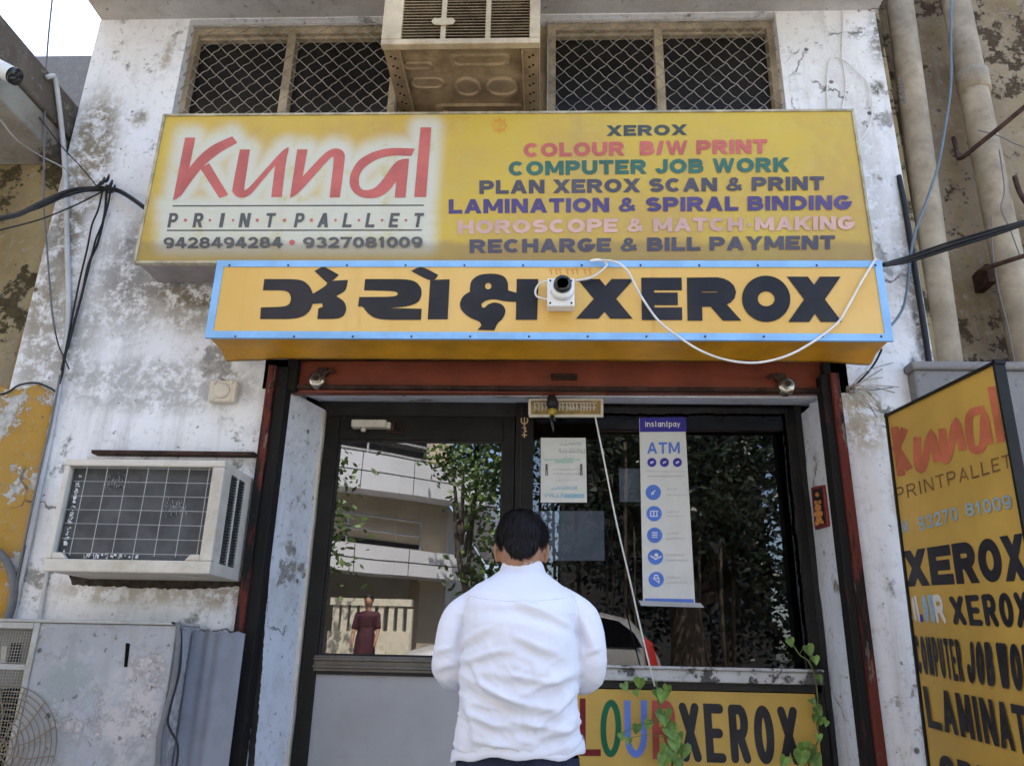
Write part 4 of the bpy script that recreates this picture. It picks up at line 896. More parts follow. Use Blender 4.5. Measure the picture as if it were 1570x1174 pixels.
side_ink('black_lettering', 'ink_black', lambda k: (
    k.text('XEROX', ((1384,845),(1568,817),(1579,889),(1391,899)), .27, gap=.06, adv=.8),
    k.text('XEROX', ((1455,914),(1575,906),(1583,963),(1463,957)), .2, gap=.1, rnd=True, adv=.55),
    k.text('COMPUTER', ((1401,973),(1472,980),(1481,1046),(1409,1031)), .17, gap=.1, rnd=True, adv=.42),
    k.text('JOB', ((1482,982),(1522,984),(1529,1052),(1486,1046)), .2, gap=.1, rnd=True, adv=.46),
    k.text('WORK', ((1528,984),(1604,990),(1614,1066),(1536,1054)), .2, gap=.1, rnd=True, adv=.5),
    k.text('LAMINATION', ((1417,1051),(1634,1094),(1648,1176),(1426,1114)), .19, gap=.1, adv=.62),
    k.text('SPIRAL', ((1440,1154),(1600,1200),(1612,1285),(1450,1225)), .2, gap=.1, adv=.62)))
side_ink('white_lettering', 'ink_offwhite', lambda k: (k.text('C', ((1391,915),(1395,915),(1401,952),(1396,950)), .4), k.text('OU', ((1397,914),(1405,913),(1413,954),(1403,952)), .2, adv=.4), k.text('R', ((1430,912),(1444,910),(1452,956),(1437,955)), .24, rnd=True)))
side_ink('violet_letter', 'ink_indigo', lambda k: k.text('L', ((1401,914),(1409,913),(1417,953),(1409,952)), .28))
side_ink('grey_letter', 'ink_sky', lambda k: k.text('OU', ((1412,913),(1430,911),(1436,955),(1419,953)), .2, adv=.42))

# ------------------------------------------------------------------ small things on the walls
jb = thing('junction_box', 'square cream junction box on the white wall above the left air conditioner', 'junction box', tuple(P(341,616,-.02)))
a, b_ = P(323,583,-.035), P(359,616,-.035)
MB().box(a.x,b_.x,-.04,-.003,b_.z,a.z).build('box', M['cream'], jb, bevel=.006)
cxx, czz = (a.x+b_.x)/2, (a.z+b_.z)/2
MB().tube([(cxx,-.040,czz),(cxx,-.047,czz),(cxx,-.049,czz)], [.034,.033,.026], 28).build('lid', M['cream'], jb, smooth=True)
b2 = MB()
for sx in (-.036,.036):
    for sz in (-.036,.036): b2.tube([(cxx+sx,-.041,czz+sz),(cxx+sx,-.046,czz+sz)], .008, 10)
b2.build('corner_lugs', M['cream'], jb)
st = MB(); st.slab([P(150,694,-.001), P(396,697,-.001), P(396,702,-.001), P(150,699,-.001)], (0,-.05,0)); tag(st.build('metal_strip', M['rust']), 'thin rusty rain strip on the wall over the left air conditioner', 'strip')
# framed picture on the right jamb (its face turned with the jamb)
jx0, jx1 = P(1272,700,.07).x, JR
jn = Vector((-(JY-.02-.07), -(jx0-jx1), 0)).normalized()
fp0 = P(1256,790,.18); fp0 = Vector((jx1+(jx0-jx1)*((JY-.02-.18)/(JY-.09)), .18, fp0.z))
J3 = lambda a, b_: PP(a, b_, fp0+jn*.012, jn)
fq = [(1243,747),(1262,743),(1269,806),(1249,812)]
pf = thing('framed_picture', 'small red framed devotional picture on the right white jamb', 'picture', tuple(J3(1258,812)))
MB().slab([J3(*q) for q in fq], -jn*.014).build('frame', simple('maroon_frame', (0.20,0.025,0.022), .4), pf, bevel=.003)
k = Ink(J3, jn, .001); k.poly([(1246,751),(1260,748),(1266,802),(1252,807)]); ko = k.build('backing', M['ink_black'], pf)
k = Ink(J3, jn, .003)
for x, y, r_ in ((1254,758,3.0),(1252,770,2.6),(1258,769,2.6),(1255,778,5),(1253,788,4),(1259,787,4),(1257,797,5),(1254,802,3),(1262,800,2.6)): k.disc(x, y, r_, r_*1.15)
k.build('orange_figure', simple('ink_orange', (.62,.25,.07), .6, var=.4, scale=90), pf)
# name plaque over the window and the charm hanging before it
pl = thing('name_plaque', 'small brass coloured plaque with raised lettering above the shop window', 'plaque', tuple(P(868,638,.16)))
Yp = .17
MB().slab([P(811,612,Yp), P(923,612,Yp), P(923,638,Yp), P(811,638,Yp)], (0,.015,0)).build('plate', M['brass'], pl, bevel=.003)
rb = MB(); rim_px = [((811,611),(925,611),(925,614),(811,614)), ((811,635),(925,635),(925,639),(811,639)), ((810,614),(814,614),(814,635),(810,635)), ((921,614),(925,614),(925,635),(921,635))]
for q in rim_px: rb.slab([P(a, b_, Yp-.004) for a, b_ in q], (0,.01,0))
rb.build('rim', M['cream'], pl)
k = Ink(onY(Yp), FRONT, .003); rp = random.Random(12)
for xa_, xb_ in ((820,838),(858,914)):
    x = xa_
    while x < xb_:
        k.stroke([(x,618),(x,630)], 1.8); k.stroke([(x-2,618),(x+4,618)], 1.5); k.stroke([(x,623+rp.uniform(-2,3)),(x+3.5,626+rp.uniform(-3,3))], 1.5); x += rp.uniform(4.5,6.5)
k.build('raised_lettering', M['ink_offwhite'], pl)
ch = thing('hanging_charm', 'dark cloth charm with a yellow lemon hanging in front of the plaque', 'charm', tuple(P(847,660,.10)))
Yh = .11; c = P(847,616,Yh)
MB().tube([P(846,602,Yh), P(846,608,Yh), P(847,620,Yh), P(847,626,Yh)], [.006,.018,.028,.020], 12).build('cloth_bundle', M['black'], ch, smooth=True)
MB().ell(P(847,631,Yh), .020,.018,.017).build('lemon', simple('dried_lemon', (.33,.25,.03), .6, var=.4, scale=60), ch, smooth=True)
b2 = MB()
for (x, y) in ((843,640),(850,642),(846,650),(848,658)): b2.tube([P(847,634,Yh), P(x,y,Yh), P(x+1,y+5,Yh)], [.003,.006,.002], 6)
b2.build('chillies', M['blackplastic'], ch, smooth=True)
k = Ink(onY(GY-.038), FRONT, .002)
k.stroke([(804,640),(804,655)], 1.8); k.stroke(spline([(799.5,641,0),(799.5,647,0),(804,650,0),(808.5,647,0),(808.5,641,0)]), 1.8)
k.stroke(spline([(801,656,0),(806,656,0),(804,659,0),(807,661,0),(802,663,0)]), 1.6); k.stroke([(804,664),(804,671)], 1.8); k.stroke([(800,667),(808,667)], 1.8)
tag(k.build('trident_sticker', M['gold'], None), 'small golden trident sticker on the dark post left of the plaque', 'sticker')
# paper notice and tall poster on the window
nt = thing('paper_notice', 'white paper notice with two small standing figures taped on the window', 'notice', tuple(P(864,770,GY-.01)))
Yn = GY-.004
MB().slab([P(829,671,Yn), P(898,671,Yn), P(900,770,Yn), P(829,770,Yn)], (0,.0015,0)).build('sheet', M['paper'], nt)
def note(nm, mat, fn, par, Yq):
    k = Ink(onY(Yq), FRONT, .0015); fn(k); return k.build(nm, M[mat], par)
rn = random.Random(5)
def scrawl(k, x0, x1, y, h, w):
    x = x0
    while x < x1:
        e = min(x+rn.uniform(1.5,5), x1); 
        if rn.random() < .5: k.stroke([(x, y-h*rn.random()), (e, y)], w)
        else: k.stroke([(x, y), (e, y-h*rn.random()*.4)], w)
        k.stroke([(e, y-h), (e, y)], w*.8); x = e+rn.uniform(.8,2)
note('grey_print', 'ink_pale', lambda k: (scrawl(k,858,890,682,5,1), scrawl(k,857,896,694,6,1), scrawl(k,863,880,703,3,.8), scrawl(k,846,890,720,2,.7), scrawl(k,848,888,727,2,.7), scrawl(k,852,884,737,1.5,.6)), nt, Yn)
note('figure_print', 'ink_grey', lambda k: [(k.disc(x,713,2), k.stroke([(x,715),(x,721)], 3.6), k.stroke([(x-1,721),(x-1.2,729)], 1.5), k.stroke([(x+1.2,721),(x+1.4,729)], 1.5)) for x in (838,891)], nt, Yn)
note('mint_print', 'ink_mint', lambda k: (k.poly([(834,703.5),(890,703.5),(890,706),(834,706)]), k.poly([(850,706.5),(880,706.5),(880,709.5),(850,709.5)])), nt, Yn)
note('cyan_print', 'ink_cyan', lambda k: (scrawl(k,845,884,750,5,1.3), scrawl(k,834,863,762,7,1.2), k.poly([(865,757),(896,757),(896,763),(865,763)])), nt, Yn)
po = thing('tall_poster', 'tall narrow white ATM poster with blue header and round blue icons', 'poster', tuple(P(1024,930,GY-.01)))
Yq = GY-.003
TL, TR, BRr, BLl = (980,641),(1050,640),(1066,928),(986,924)
MB().slab([P(*q, Yq) for q in (TL,TR,BRr,BLl)], (0,.0015,0)).build('sheet', M['paper'], po)
def pz(a, b_): return (960+a/3.785, 630+b_/3.785)
note('indigo_header', 'ink_indigo', lambda k: (k.poly([pz(78,40),pz(345,36),pz(350,120),pz(80,122)]), [k.disc(*pz(x,298), 7) for x in (149,222,297)]), po, Yq)
note('white_print', 'ink_white', lambda k: k.text('instantpay', (pz(109,58),pz(313,58),pz(314,92),pz(110,92)), .15, gap=.12), po, Yq-.001)
note('blue_print', 'ink_poster', lambda k: (k.text('ATM', (pz(122,182),pz(310,180),pz(312,246),pz(122,248)), .2, gap=.14),
     [k.disc(*pz(x,y), 11.8) for x, y in ((157,472),(162,595),(165,720),(170,846),(174,976))], k.poly([pz(107,1086),pz(391,1090),pz(394,1126),pz(108,1118)])), po, Yq)
def icons(k):
    P_ = lambda x, y: pz(x, y)
    k.stroke([P_(145,485),P_(168,460)], 1.6); k.stroke([P_(160,485),P_(150,470)], 1.4)
    for x in (142,160,178): k.stroke([P_(x,583),P_(x,607)], 1.5)
    k.stroke([P_(140,580),P_(186,580)], 1.2); k.stroke([P_(140,610),P_(186,610)], 1.2)
    for y in (705,718,731): k.stroke([P_(150,y),P_(182,y)], 1.5)
    k.stroke([P_(140,838),P_(170,858),P_(205,842)], 2.2); k.disc(*P_(175,835), 3)
    k.stroke([P_(158,970),P_(190,970),P_(190,995),P_(158,995)], 1.5, closed=True); k.stroke([P_(164,968),P_(166,952),P_(182,952),P_(184,968)], 1.4)
    for x in (149,222,297): k.stroke([P_(x-9,298),P_(x+9,298)], 1.6); k.stroke([P_(x-8,306),P_(x+8,290)], 1.2)
note('icon_print', 'ink_white', icons, po, Yq-.001)
note('grey_print', 'ink_pale', lambda k: ([scrawl(k, pz(232,y)[0], pz(232+w_,y)[0], pz(0,y+6)[1], 2.2, .8) for y, w_ in ((452,60),(484,115),(580,75),(606,100),(706,70),(736,105),(832,100),(862,125),(962,80),(992,120))], scrawl(k, pz(122,0)[0], pz(335,0)[0], pz(0,352)[1], 1.2, .6), k.stroke([pz(122,380),pz(340,378)], .8)), po, Yq)
b = MB(); b.slab([P(979,920,Yq-.004), P(1074,924,Yq-.004), P(1080,931,Yq-.004), P(983,928,Yq-.004)], (0,.003,0)); b.build('bottom_roll', M['ink_pale'], po)
# ------------------------------------------------------------------ left window air conditioner
al = thing('air_conditioner', 'off-white window air conditioner with wire guard on the left wall', 'air conditioner', tuple(P(210,880,-.15)), 'window air conditioners')
YA = -.31
c = [P(96,703,YA), P(346,705,YA), P(320,882,YA), P(70,873,YA)]
ax0 = (c[0].x+c[3].x)/2; ax1 = (c[1].x+c[2].x)/2; az1 = (c[0].z+c[1].z)/2; az0 = (c[2].z+c[3].z)/2
b = MB(); tt = .026
b.box(ax0,ax1,YA,YA+.03,az1-tt,az1).box(ax0,ax1,YA,YA+.03,az0,az0+.045).box(ax0,ax0+tt*.8,YA,YA+.03,az0+.045,az1-tt).box(ax1-.045,ax1,YA,YA+.03,az0+.045,az1-tt)
for s_, xx in ((1, ax0+tt*.8), (-1, ax1-.045)):
    b.slab([(xx,YA+.001,az0+.045),(xx+s_*.055,YA+.001,az0+.045),(xx+s_*.035,YA+.001,az0+.068),(xx,YA+.001,az0+.068)], (0,.025,0))
b.build('front_frame', M['acwhite'], al, bevel=.005)
b = MB().box(ax0+.004,ax1-.004,YA+.031,.0,az1-.012,az1-.002).box(ax0+.004,ax1-.004,YA+.031,.0,az0+.002,az0+.012).box(ax0+.004,ax0+.012,YA+.031,.0,az0+.012,az1-.012)
xs_ = ax1-.004
ys = [YA+.031, YA+.085, YA+.150, YA+.165, YA+.230, 0.0]
for a, q in ((ys[0],ys[1]),(ys[2],ys[3]),(ys[4],ys[5])): b.box(xs_-.008,xs_,a,q,az0+.012,az1-.012)
for a, q in ((ys[1],ys[2]),(ys[3],ys[4])):
    b.box(xs_-.008,xs_,a,q,az0+.012,az0+.045); b.box(xs_-.008,xs_,a,q,az1-.035,az1-.012)
b.build('casing', M['acwhite'], al)
sl = MB(); 
for a, q in ((ys[1],ys[2]),(ys[3],ys[4])):
    z = az0+.048
    while z < az1-.04:
        sl.box(xs_-.010,xs_-.001,a,q,z,z+.005); z += .011
    sl.box(xs_-.03,xs_-.012,a-.002,q+.002,az0+.04,az1-.03)
sl.build('side_louvre', M['coil'], al)
b = MB().box(ax0+.02,ax1-.03,YA+.042,YA+.057,az0+.03,az1-.02); b.build('condenser_coil', M['coil'], al)
fin = MB(); x = ax0+.045
rn = random.Random(8)
bt = MB()
for (cx_, cz_) in ((.30,.80),(.70,.57)):
    for i in range(220):
        px = ax0+(ax1-ax0)*cx_+rn.gauss(0,.018); pz_ = az0+(az1-az0)*cz_+rn.gauss(0,.013)
        bt.add([(px,YA+.041,pz_),(px+rn.uniform(.001,.004),YA+.036,pz_+rn.uniform(-.003,.006)),(px+.0012,YA+.038,pz_+.010)], [(0,1,2)])
for i in range(60):
    z = az0+.07+(az1-az0-.12)*rn.random(); bt.box(ax0+.034+rn.uniform(0,.008),ax0+.042+rn.uniform(0,.008),YA+.036,YA+.041,z,z+.005)
for i in range(50):
    px = ax0+.12+rn.uniform(0,.3)*rn.random(); bt.box(px,px+.004,YA+.036,YA+.041,az0+.05+rn.uniform(0,.02),az0+.06+rn.uniform(0,.012))
bt.build('bent_fins', simple('bare_aluminium', (.80,.80,.80), .7, 0), al, fix=False)
gd = MB(); gx0, gx1, gz0, gz1 = ax0+.03, ax1-.05, az0+.062, az1-.022
for i in range(7):
    z = gz1-(gz1-gz0)*(i+.2)/6.3; gd.tube([(gx0-(.01 if i%3==0 else -.01),YA+.012,z+.002*math.sin(i*2)),((gx0+gx1)/2,YA+.010,z),(gx1+.01,YA+.012,z-.001)], .0015, 5)
for i in range(7):
    x = gx0+(gx1-gx0)*(i+.7)/6.8; gd.tube([(x+.002*math.sin(i*3),YA+.008,gz1+(.015 if i%2 else -.004)),(x,YA+.008,gz0-(.03 if i == 3 else .004))], .0015, 5)
gd.build('wire_guard', M['lightwire'], al)
# ------------------------------------------------------------------ upper air conditioner, seen from below
au = thing('air_conditioner', 'beige window air conditioner above the lightbox sign, seen from below', 'air conditioner', tuple(P(705,120,-.25)), 'window air conditioners')
YU = -.50
u0, u1 = P(583,72,YU), P(828,62,YU); ux0, ux1 = u0.x, u1.x; uz0 = (u0.z+u1.z)/2; uz1 = uz0+.43
ft = .028; zb = uz0+ft
def UX(px): return ux0+(ux1-ux0)*(px-587)/(827-587)
b = MB().box(ux0,ux1,YU,YU+.035,uz0,zb).box(ux0,ux1,YU,YU+.035,uz1-.03,uz1).box(ux0,UX(617),YU,YU+.035,zb,uz1-.03).box(UX(811),ux1,YU,YU+.035,zb,uz1-.03)
b.box(UX(676),UX(684),YU+.004,YU+.03,zb,uz1-.03).box(UX(744),UX(752),YU+.004,YU+.03,zb,uz1-.03)
b.build('front_frame', M['beige'], au, bevel=.004)
bz = P(680,33,YU).z
b = MB(); wv = .052; hv = .022; xm = UX(680)
b.slab([(xm-wv,YU-.003,bz),(xm-wv+.012,YU-.003,bz+hv*.8),(xm-.02,YU-.003,bz+hv*.7),(xm,YU-.003,bz+hv),(xm+.02,YU-.003,bz+hv*.7),(xm+wv-.012,YU-.003,bz+hv*.8),(xm+wv,YU-.003,bz),(xm+wv-.012,YU-.003,bz-hv*.8),(xm,YU-.003,bz-hv),(xm-wv+.012,YU-.003,bz-hv*.8)], (0,.006,0))
b.build('badge', M['beige'], au, bevel=.002)
lv = MB(); z = zb+.004
while z < uz1-.03:
    lv.hexa([(UX(617),YU+.008,z),(UX(811),YU+.008,z),(UX(811),YU+.008,z+.003),(UX(617),YU+.008,z+.003)], [(UX(617),YU+.022,z+.006),(UX(811),YU+.022,z+.006),(UX(811),YU+.022,z+.009),(UX(617),YU+.022,z+.009)]); z += .0155
lv.build('louvre', M['beige_d'], au)
MB().box(UX(612),UX(816),YU+.036,YU+.045,zb-.01,uz1-.02).build('dark_core', M['dark'], au)
ys0, ys1 = YU+.036, .10
b = MB().box(ux0+.012,ux1-.012,ys0,ys1,uz0+.022,uz0+.030).box(ux0+.004,ux0+.012,ys0,ys1,uz0+.008,uz1-.01).box(ux1-.012,ux1-.004,ys0,ys1,uz0+.008,uz1-.01).box(ux0+.012,ux1-.012,ys0,ys1,uz1-.018,uz1-.01)
b.build('casing', M['beige_d'], au)
# pressed ribs of the base pan, seen from below
rb = MB(); zp = uz0+.0215
def pan(x0, x1, y0, y1, h=.012):
    pts = []; r_ = min(x1-x0, y1-y0)*.5
    for (cx_, cy_, a0) in ((x1-r_,y1-r_,0),(x0+r_,y1-r_,90),(x0+r_,y0+r_,180),(x1-r_,y0+r_,270)):
        pts += [(cx_+r_*math.cos(R(a0+k*15)), cy_+r_*math.sin(R(a0+k*15))) for k in range(7)]
    cxm, cym = (x0+x1)/2, (y0+y1)/2
    rb.loft([[Vector((x,y,zp)) for x, y in pts], [Vector((cxm+(x-cxm)*.93, cym+(y-cym)*.86, zp-h)) for x, y in pts], [Vector((cxm+(x-cxm)*.80, cym+(y-cym)*.60, zp-h)) for x, y in pts], [Vector((cxm+(x-cxm)*.76, cym+(y-cym)*.5, zp-h*.35)) for x, y in pts]])
W_ = ux1-ux0
pan(ux0+.40*W_, ux0+.82*W_, YU+.075, YU+.155); pan(ux0+.10*W_, ux0+.30*W_, YU+.12, YU+.17); pan(ux0+.12*W_, ux0+.36*W_, YU+.22, YU+.30,.008)
pan(ux0+.42*W_, ux0+.60*W_, YU+.22, YU+.36); pan(ux0+.63*W_, ux0+.86*W_, YU+.22, YU+.36); pan(ux0+.25*W_, ux0+.9*W_, YU+.40, YU+.47)
rb.build('base_pan', M['beige_d'], au, bevel=.003)
# slotted angle brackets carrying it
br = MB(); hl = MB()
for s_, xx in ((1, ux0+.012), (-1, ux1-.012)):
    br.box(min(xx,xx+s_*.065),max(xx,xx+s_*.065),YU+.04,.10,uz0+.004,uz0+.009); br.box(min(xx+s_*.060,xx+s_*.066),max(xx+s_*.060,xx+s_*.066),YU+.04,.10,uz0-.018,uz0+.004)
    for i in range(8):
        y = YU+.075+i*.058
        for dx in (.018, .034): hl.tube([(xx+s_*dx,y+(.012 if dx > .02 else 0),uz0+.0035),(xx+s_*dx,y+(.012 if dx > .02 else 0),uz0+.0028)], .0055, 8)
bo = br.build('angle_bracket', M['beige_d'], au, bevel=.002); hl.build('bolt_holes', M['dark'], bo)
# ------------------------------------------------------------------ grey cabinet with fan at lower left
YB = -.20
cb = thing('outdoor_unit', 'weathered grey metal cabinet with wire mesh and round fan guard below the left air conditioner', 'cabinet', (P(140,1100,YB).x, YB+.1, 0))
gm = plaster('weathered_grey_board', (0.385,0.39,0.42), (0.31,0.31,0.325), (0.50,0.46,0.455), peel=.57, streak=.6, crack=.2, blobs=(
    (P(200,1090,YB)-Vector((P(140,1100,YB).x, YB+.1, 0)), .13, .05, (1.3,1,.75), (0.47,0.435,0.43), .85),
    (P(100,1060,YB)-Vector((P(140,1100,YB).x, YB+.1, 0)), .10, .06, (1,1,.6), (0.27,0.30,0.30), .7)))
zt_ = P(150,956,YB).z; bx0 = P(62,960,YB).x; bx1 = P(272,958,YB).x; fx0 = bx0-.75
MB().box(bx0,bx1,YB,YB+.012,.02,zt_).box(bx1-.012,bx1,YB+.012,.0,.02,zt_).build('board', gm, cb, bevel=.004)
MB().box(fx0,bx1,YB-.008,.0,zt_+.001,zt_+.012).build('top_sheet', simple('dull_lid', (.42,.41,.39), .6, dirt=.5), cb, bevel=.003)
b = MB().box(bx0-.022,bx0,YB-.006,YB+.03,.02,zt_).box(fx0,fx0+.03,YB-.006,YB+.03,.02,zt_).box(fx0+.03,bx0-.022,YB-.006,YB+.02,zt_-.022,zt_)
zb_ = P(20,1022,YB).z; b.box(fx0+.03,bx0-.022,YB-.004,YB+.015,zb_-.010,zb_+.010); b.build('angle_frame', simple('grey_angle', (.40,.40,.38), .6, dirt=.6, dirtcol=(.22,.18,.13)), cb, bevel=.003)
me = MB(); x = fx0+.03
while x < bx0-.02: me.box(x,x+.0012,YB+.005,YB+.0065,.05,zt_-.02); x += .0105
z = .25
while z < zt_-.02: me.box(fx0+.03,bx0-.02,YB+.004,YB+.005,z,z+.0012); z += .0105
me.build('wire_mesh', simple('dusty_mesh', (.40,.38,.33), .7, dirt=.4), cb)
MB().box(fx0+.03,bx0-.02,YB+.09,YB+.10,.02,zt_-.02).build('back_sheet', simple('unit_back', (.26,.25,.235), .7, dirt=.5, scale=6), cb)
fc = P(-6,1150,YB-.012); fg = MB()
for i in range(1, 12):
    r_ = .019*i; fg.tube([fc+Vector((r_*math.cos(a*math.pi/20), 0, r_*math.sin(a*math.pi/20))) for a in range(41)], .0021, 4, caps=False)
for k in range(14):
    a = k*2*math.pi/14; fg.tube([fc+Vector((.02*math.cos(a),-.003,.02*math.sin(a))), fc+Vector((.12*math.cos(a+.25),-.003,.12*math.sin(a+.25))), fc+Vector((.21*math.cos(a+.4),-.003,.21*math.sin(a+.4)))], .0025, 4)
go = fg.build('fan_guard', simple('rusty_guard', (.22,.17,.11), .7, .2, dirt=.5, dirtcol=(.10,.07,.04)), cb)
fd = fc+Vector((0,.03,0)); MB().tube([fd, fd+Vector((0,.012,0))], .20, 30).build('fan_mouth', M['dark'], cb)
for (px0, px1, py0, py1, mm) in ((3,11,990,1016,'acwhite'),(17,28,985,1014,'frame')):
    b = MB(); b.slab([P(px0,py0,YB+.06), P(px1,py0,YB+.06), P(px1-3,py1,YB+.06), P(px0-3,py1,YB+.06)], (0,.02,0)); b.build('valve', M[mm], cb)
b = MB(); b.slab([P(193,985,YB-.002), P(199,986,YB-.002), P(196,1012,YB-.002), P(195,1022,YB-.002), P(190,1022,YB-.002), P(191,1010,YB-.002)], (0,.0018,0)); b.build('slot', M['dark'], cb)
b2 = simple('blue_grey_sheet', (0.205,0.212,0.235), .6, 0, .3, var=.2, scale=3, bump=.2, dirt=.5, dirtcol=(.32,.32,.34))
YD = -.075
sb = MB(); rows = []
xa, xb = bx1+.004, P(372,1000,YD).x; zs_ = P(320,968,YD).z
n = 24
for z in (.02, .5, zs_): rows.append([Vector((xa+(xb-xa)*i/n, YD+.0012*math.sin(i*1.3)+.006*math.sin(i*.35), z+.004*math.sin(i))) for i in range(n+1)])
sb.loft(rows, caps=False, close=False); so = sb.build('metal_sheet', b2, None, smooth=True); sm = so.modifiers.new('thick','SOLIDIFY'); sm.thickness = .004
tag(so, 'dull blue grey metal sheet standing between the cabinet and the red shutter channel', 'sheet')
wire('cable', 'grey flat cable down the right edge of the grey cabinet', [(272,956,YB-.008),(275,966,YB-.012),(272,1010,YB-.01),(266,1050,YB-.01),(252,1100,YB-.01),(245,1130,YB-.01),(243,1174,YB-.01),(242,1260,YB-.01)], .0105, M['cablegrey'])
wire('cable', 'thin black cable looping beside the grey cabinet', [(264,954,YB-.008),(276,962,YB-.015),(278,985,YB-.012),(275,1030,YB-.012),(262,1080,YB-.012),(258,1110,YB-.008),(272,1140,YB-.008),(270,1175,YB-.008),(262,1210,YB-.008)], .0042, M['cable'])

# ------------------------------------------------------------------ climbing vines
def vine(lab, path, leaves, r_=.004):
    v = thing('climbing_vine', lab, 'plant', tuple(P(path[-1][0], path[-1][1], path[-1][2])), 'vines under the shop window')
    MB().tube(spline([P(*q) for q in path], 8), r_, 6).build('stem', M['stem'], v, smooth=True)
    rn = random.Random(len(path)*7); mb = MB(); tw = MB()
    for (px, py, Y, size) in leaves:
        c = P(px, py, Y); s = size*.0022*rn.uniform(.7,1.2)
        a = rn.uniform(-.5, .5)+math.pi; tilt = rn.uniform(-.7, .3); rol = rn.uniform(-.6,.6)
        Mx = Matrix.Rotation(rol, 3, 'Z') @ Matrix.Rotation(tilt, 3, 'X') @ Matrix.Rotation(a, 3, 'Y')
        out = [(0,-.05),(.28,-.22),(.52,-.08),(.55,.22),(.36,.58),(0,1.0),(-.36,.58),(-.55,.22),(-.52,-.08),(-.28,-.22)]
        mid = [(0,-.05),(0,.3),(0,.65),(0,1.0)]
        vs = [c+Mx@Vector((x*s, -abs(x)*s*.35+.12*s*y*y, (y-.35)*s)) for x, y in out]
        ml = [c+Mx@Vector((0, .04*s+.12*s*y*y, (y-.35)*s)) for _, y in ((0,.2),(0,.6))]
        b = vs+ml
        mb.add(b, [(0,1,2,10),(2,3,11,10),(3,4,11),(4,5,11),(5,6,11),(6,7,11),(7,8,10,11),(8,9,0,10)])
        near = min((P(*q) for q in path), key=lambda q: (q-c).length)
        tw.tube([near, near.lerp(vs[0], .5)+Vector((0,-.008,.012)), vs[0]], .0016, 4)
    mb.build('leaves', M['leaf'], v, smooth=False, fix=False); tw.build('stalks', M['stem'], v)
Yv = GY-.11
vine('green leafy vine climbing the white string over the painted U and R', [(1006,1045,Yv),(1010,1075,Yv),(1018,1105,Yv),(1024,1130,Yv),(1030,1160,Yv),(1034,1260,Yv)],
     [(958,1052,Yv,15),(981,1046,Yv-.01,19),(975,1062,Yv,13),(1007,1062,Yv-.01,22),(1024,1056,Yv,20),(1016,1066,Yv-.02,20),(1019,1098,Yv-.01,24),(1022,1112,Yv,18),(993,1110,Yv,16),(976,1116,Yv-.01,15),(1030,1122,Yv-.01,24),(1042,1128,Yv,20),(1035,1140,Yv-.02,22),(1020,1150,Yv-.01,25),(1032,1158,Yv-.02,24),(1048,1150,Yv,20),(1018,1166,Yv-.02,22),(1040,1172,Yv-.02,24),(953,1128,Yv,11),(964,1135,Yv,11)])
vine('thin vine climbing beside the right end of the shop window', [(1214,985,Yv+.02),(1226,1003,Yv+.02),(1240,1014,Yv+.02),(1250,1040,Yv+.02),(1254,1080,Yv+.02),(1252,1110,Yv+.02),(1256,1128,Yv+.02),(1250,1145,Yv+.02),(1240,1175,Yv+.02),(1238,1260,Yv+.02)],
     [(1212,984,Yv+.02,13),(1240,996,Yv+.01,17),(1250,1011,Yv,14),(1256,1040,Yv,19),(1246,1075,Yv+.01,14),(1254,1090,Yv,17),(1259,1104,Yv,20),(1266,1108,Yv,15),(1249,1100,Yv,13),(1232,1146,Yv,21),(1246,1152,Yv-.01,19),(1228,1160,Yv-.01,22),(1202,1166,Yv-.01,24),(1250,1166,Yv,22),(1256,1130,Yv,11)], .003)
for i in range(2):
    p_ = P((1034,1238)[i],1260,Yv+.02*i)
    pt = thing('flower_pot', ('terracotta pot under the window holding the string vine','terracotta pot by the right jamb holding the thin vine')[i], 'pot', (p_.x, p_.y-.02, .02))
    MB().tube([(p_.x,p_.y-.02,.022),(p_.x,p_.y-.02,.24),(p_.x,p_.y-.02,.245),(p_.x,p_.y-.02,.29)], [.085,.12,.135,.135], 24).build('pot', simple('terracotta', (.32,.13,.07), .8), pt)
for nm_ in ():
    pass
# ------------------------------------------------------------------ the customer
def remeshed(name, mb, m, parent, voxel, smooth_it=6, disp=None, sub=0):
    o = mb.build(name, m, parent, fix=True)
    r_ = o.modifiers.new('r', 'REMESH'); r_.mode = 'VOXEL'; r_.voxel_size = voxel
    s_ = o.modifiers.new('s', 'SMOOTH'); s_.factor = .5; s_.iterations = smooth_it
    bpy.context.view_layer.update(); dg = bpy.context.evaluated_depsgraph_get()
    me = bpy.data.meshes.new_from_object(o.evaluated_get(dg)); o.modifiers.clear(); old = o.data; o.data = me; bpy.data.meshes.remove(old)
    me.materials.clear(); me.materials.append(m)
    if disp:
        nn = [v.normal.copy() for v in me.vertices]
        for v, n_ in zip(me.vertices, nn): v.co += n_*disp(v.co+WL[parent.name], n_)
    for p in me.polygons: p.use_smooth = True
    me.update(); return o
def ring(c, rx, ry, n=24, e=2.3, rot=0):
    out = []
    for k in range(n):
        a = 2*math.pi*k/n; ca, sa = math.cos(a), math.sin(a)
        x = rx*math.copysign(abs(ca)**(2/e), ca); y = ry*math.copysign(abs(sa)**(2/e), sa)
        out.append(Vector((c[0]+x, c[1]+y, c[2])))
    return out
YM = -.75
mp = lambda px, py, dy=0.0: P(px, py, YM+dy)
man = thing('person', 'man in white long sleeved shirt and navy trousers seen from behind, head bowed', 'person', (mp(795,1100).x, YM, 0.0))
sk = NT('skin'); skin = sk.bsdf(sk.mix(sk.ramp(sk.noise(18, 5, .6), .35, .65), (0.30,0.155,0.095), (0.36,0.19,0.12)), .5, sk.bump(sk.noise(180,3,.6), .15, .002), 0, .35, sss=.08)
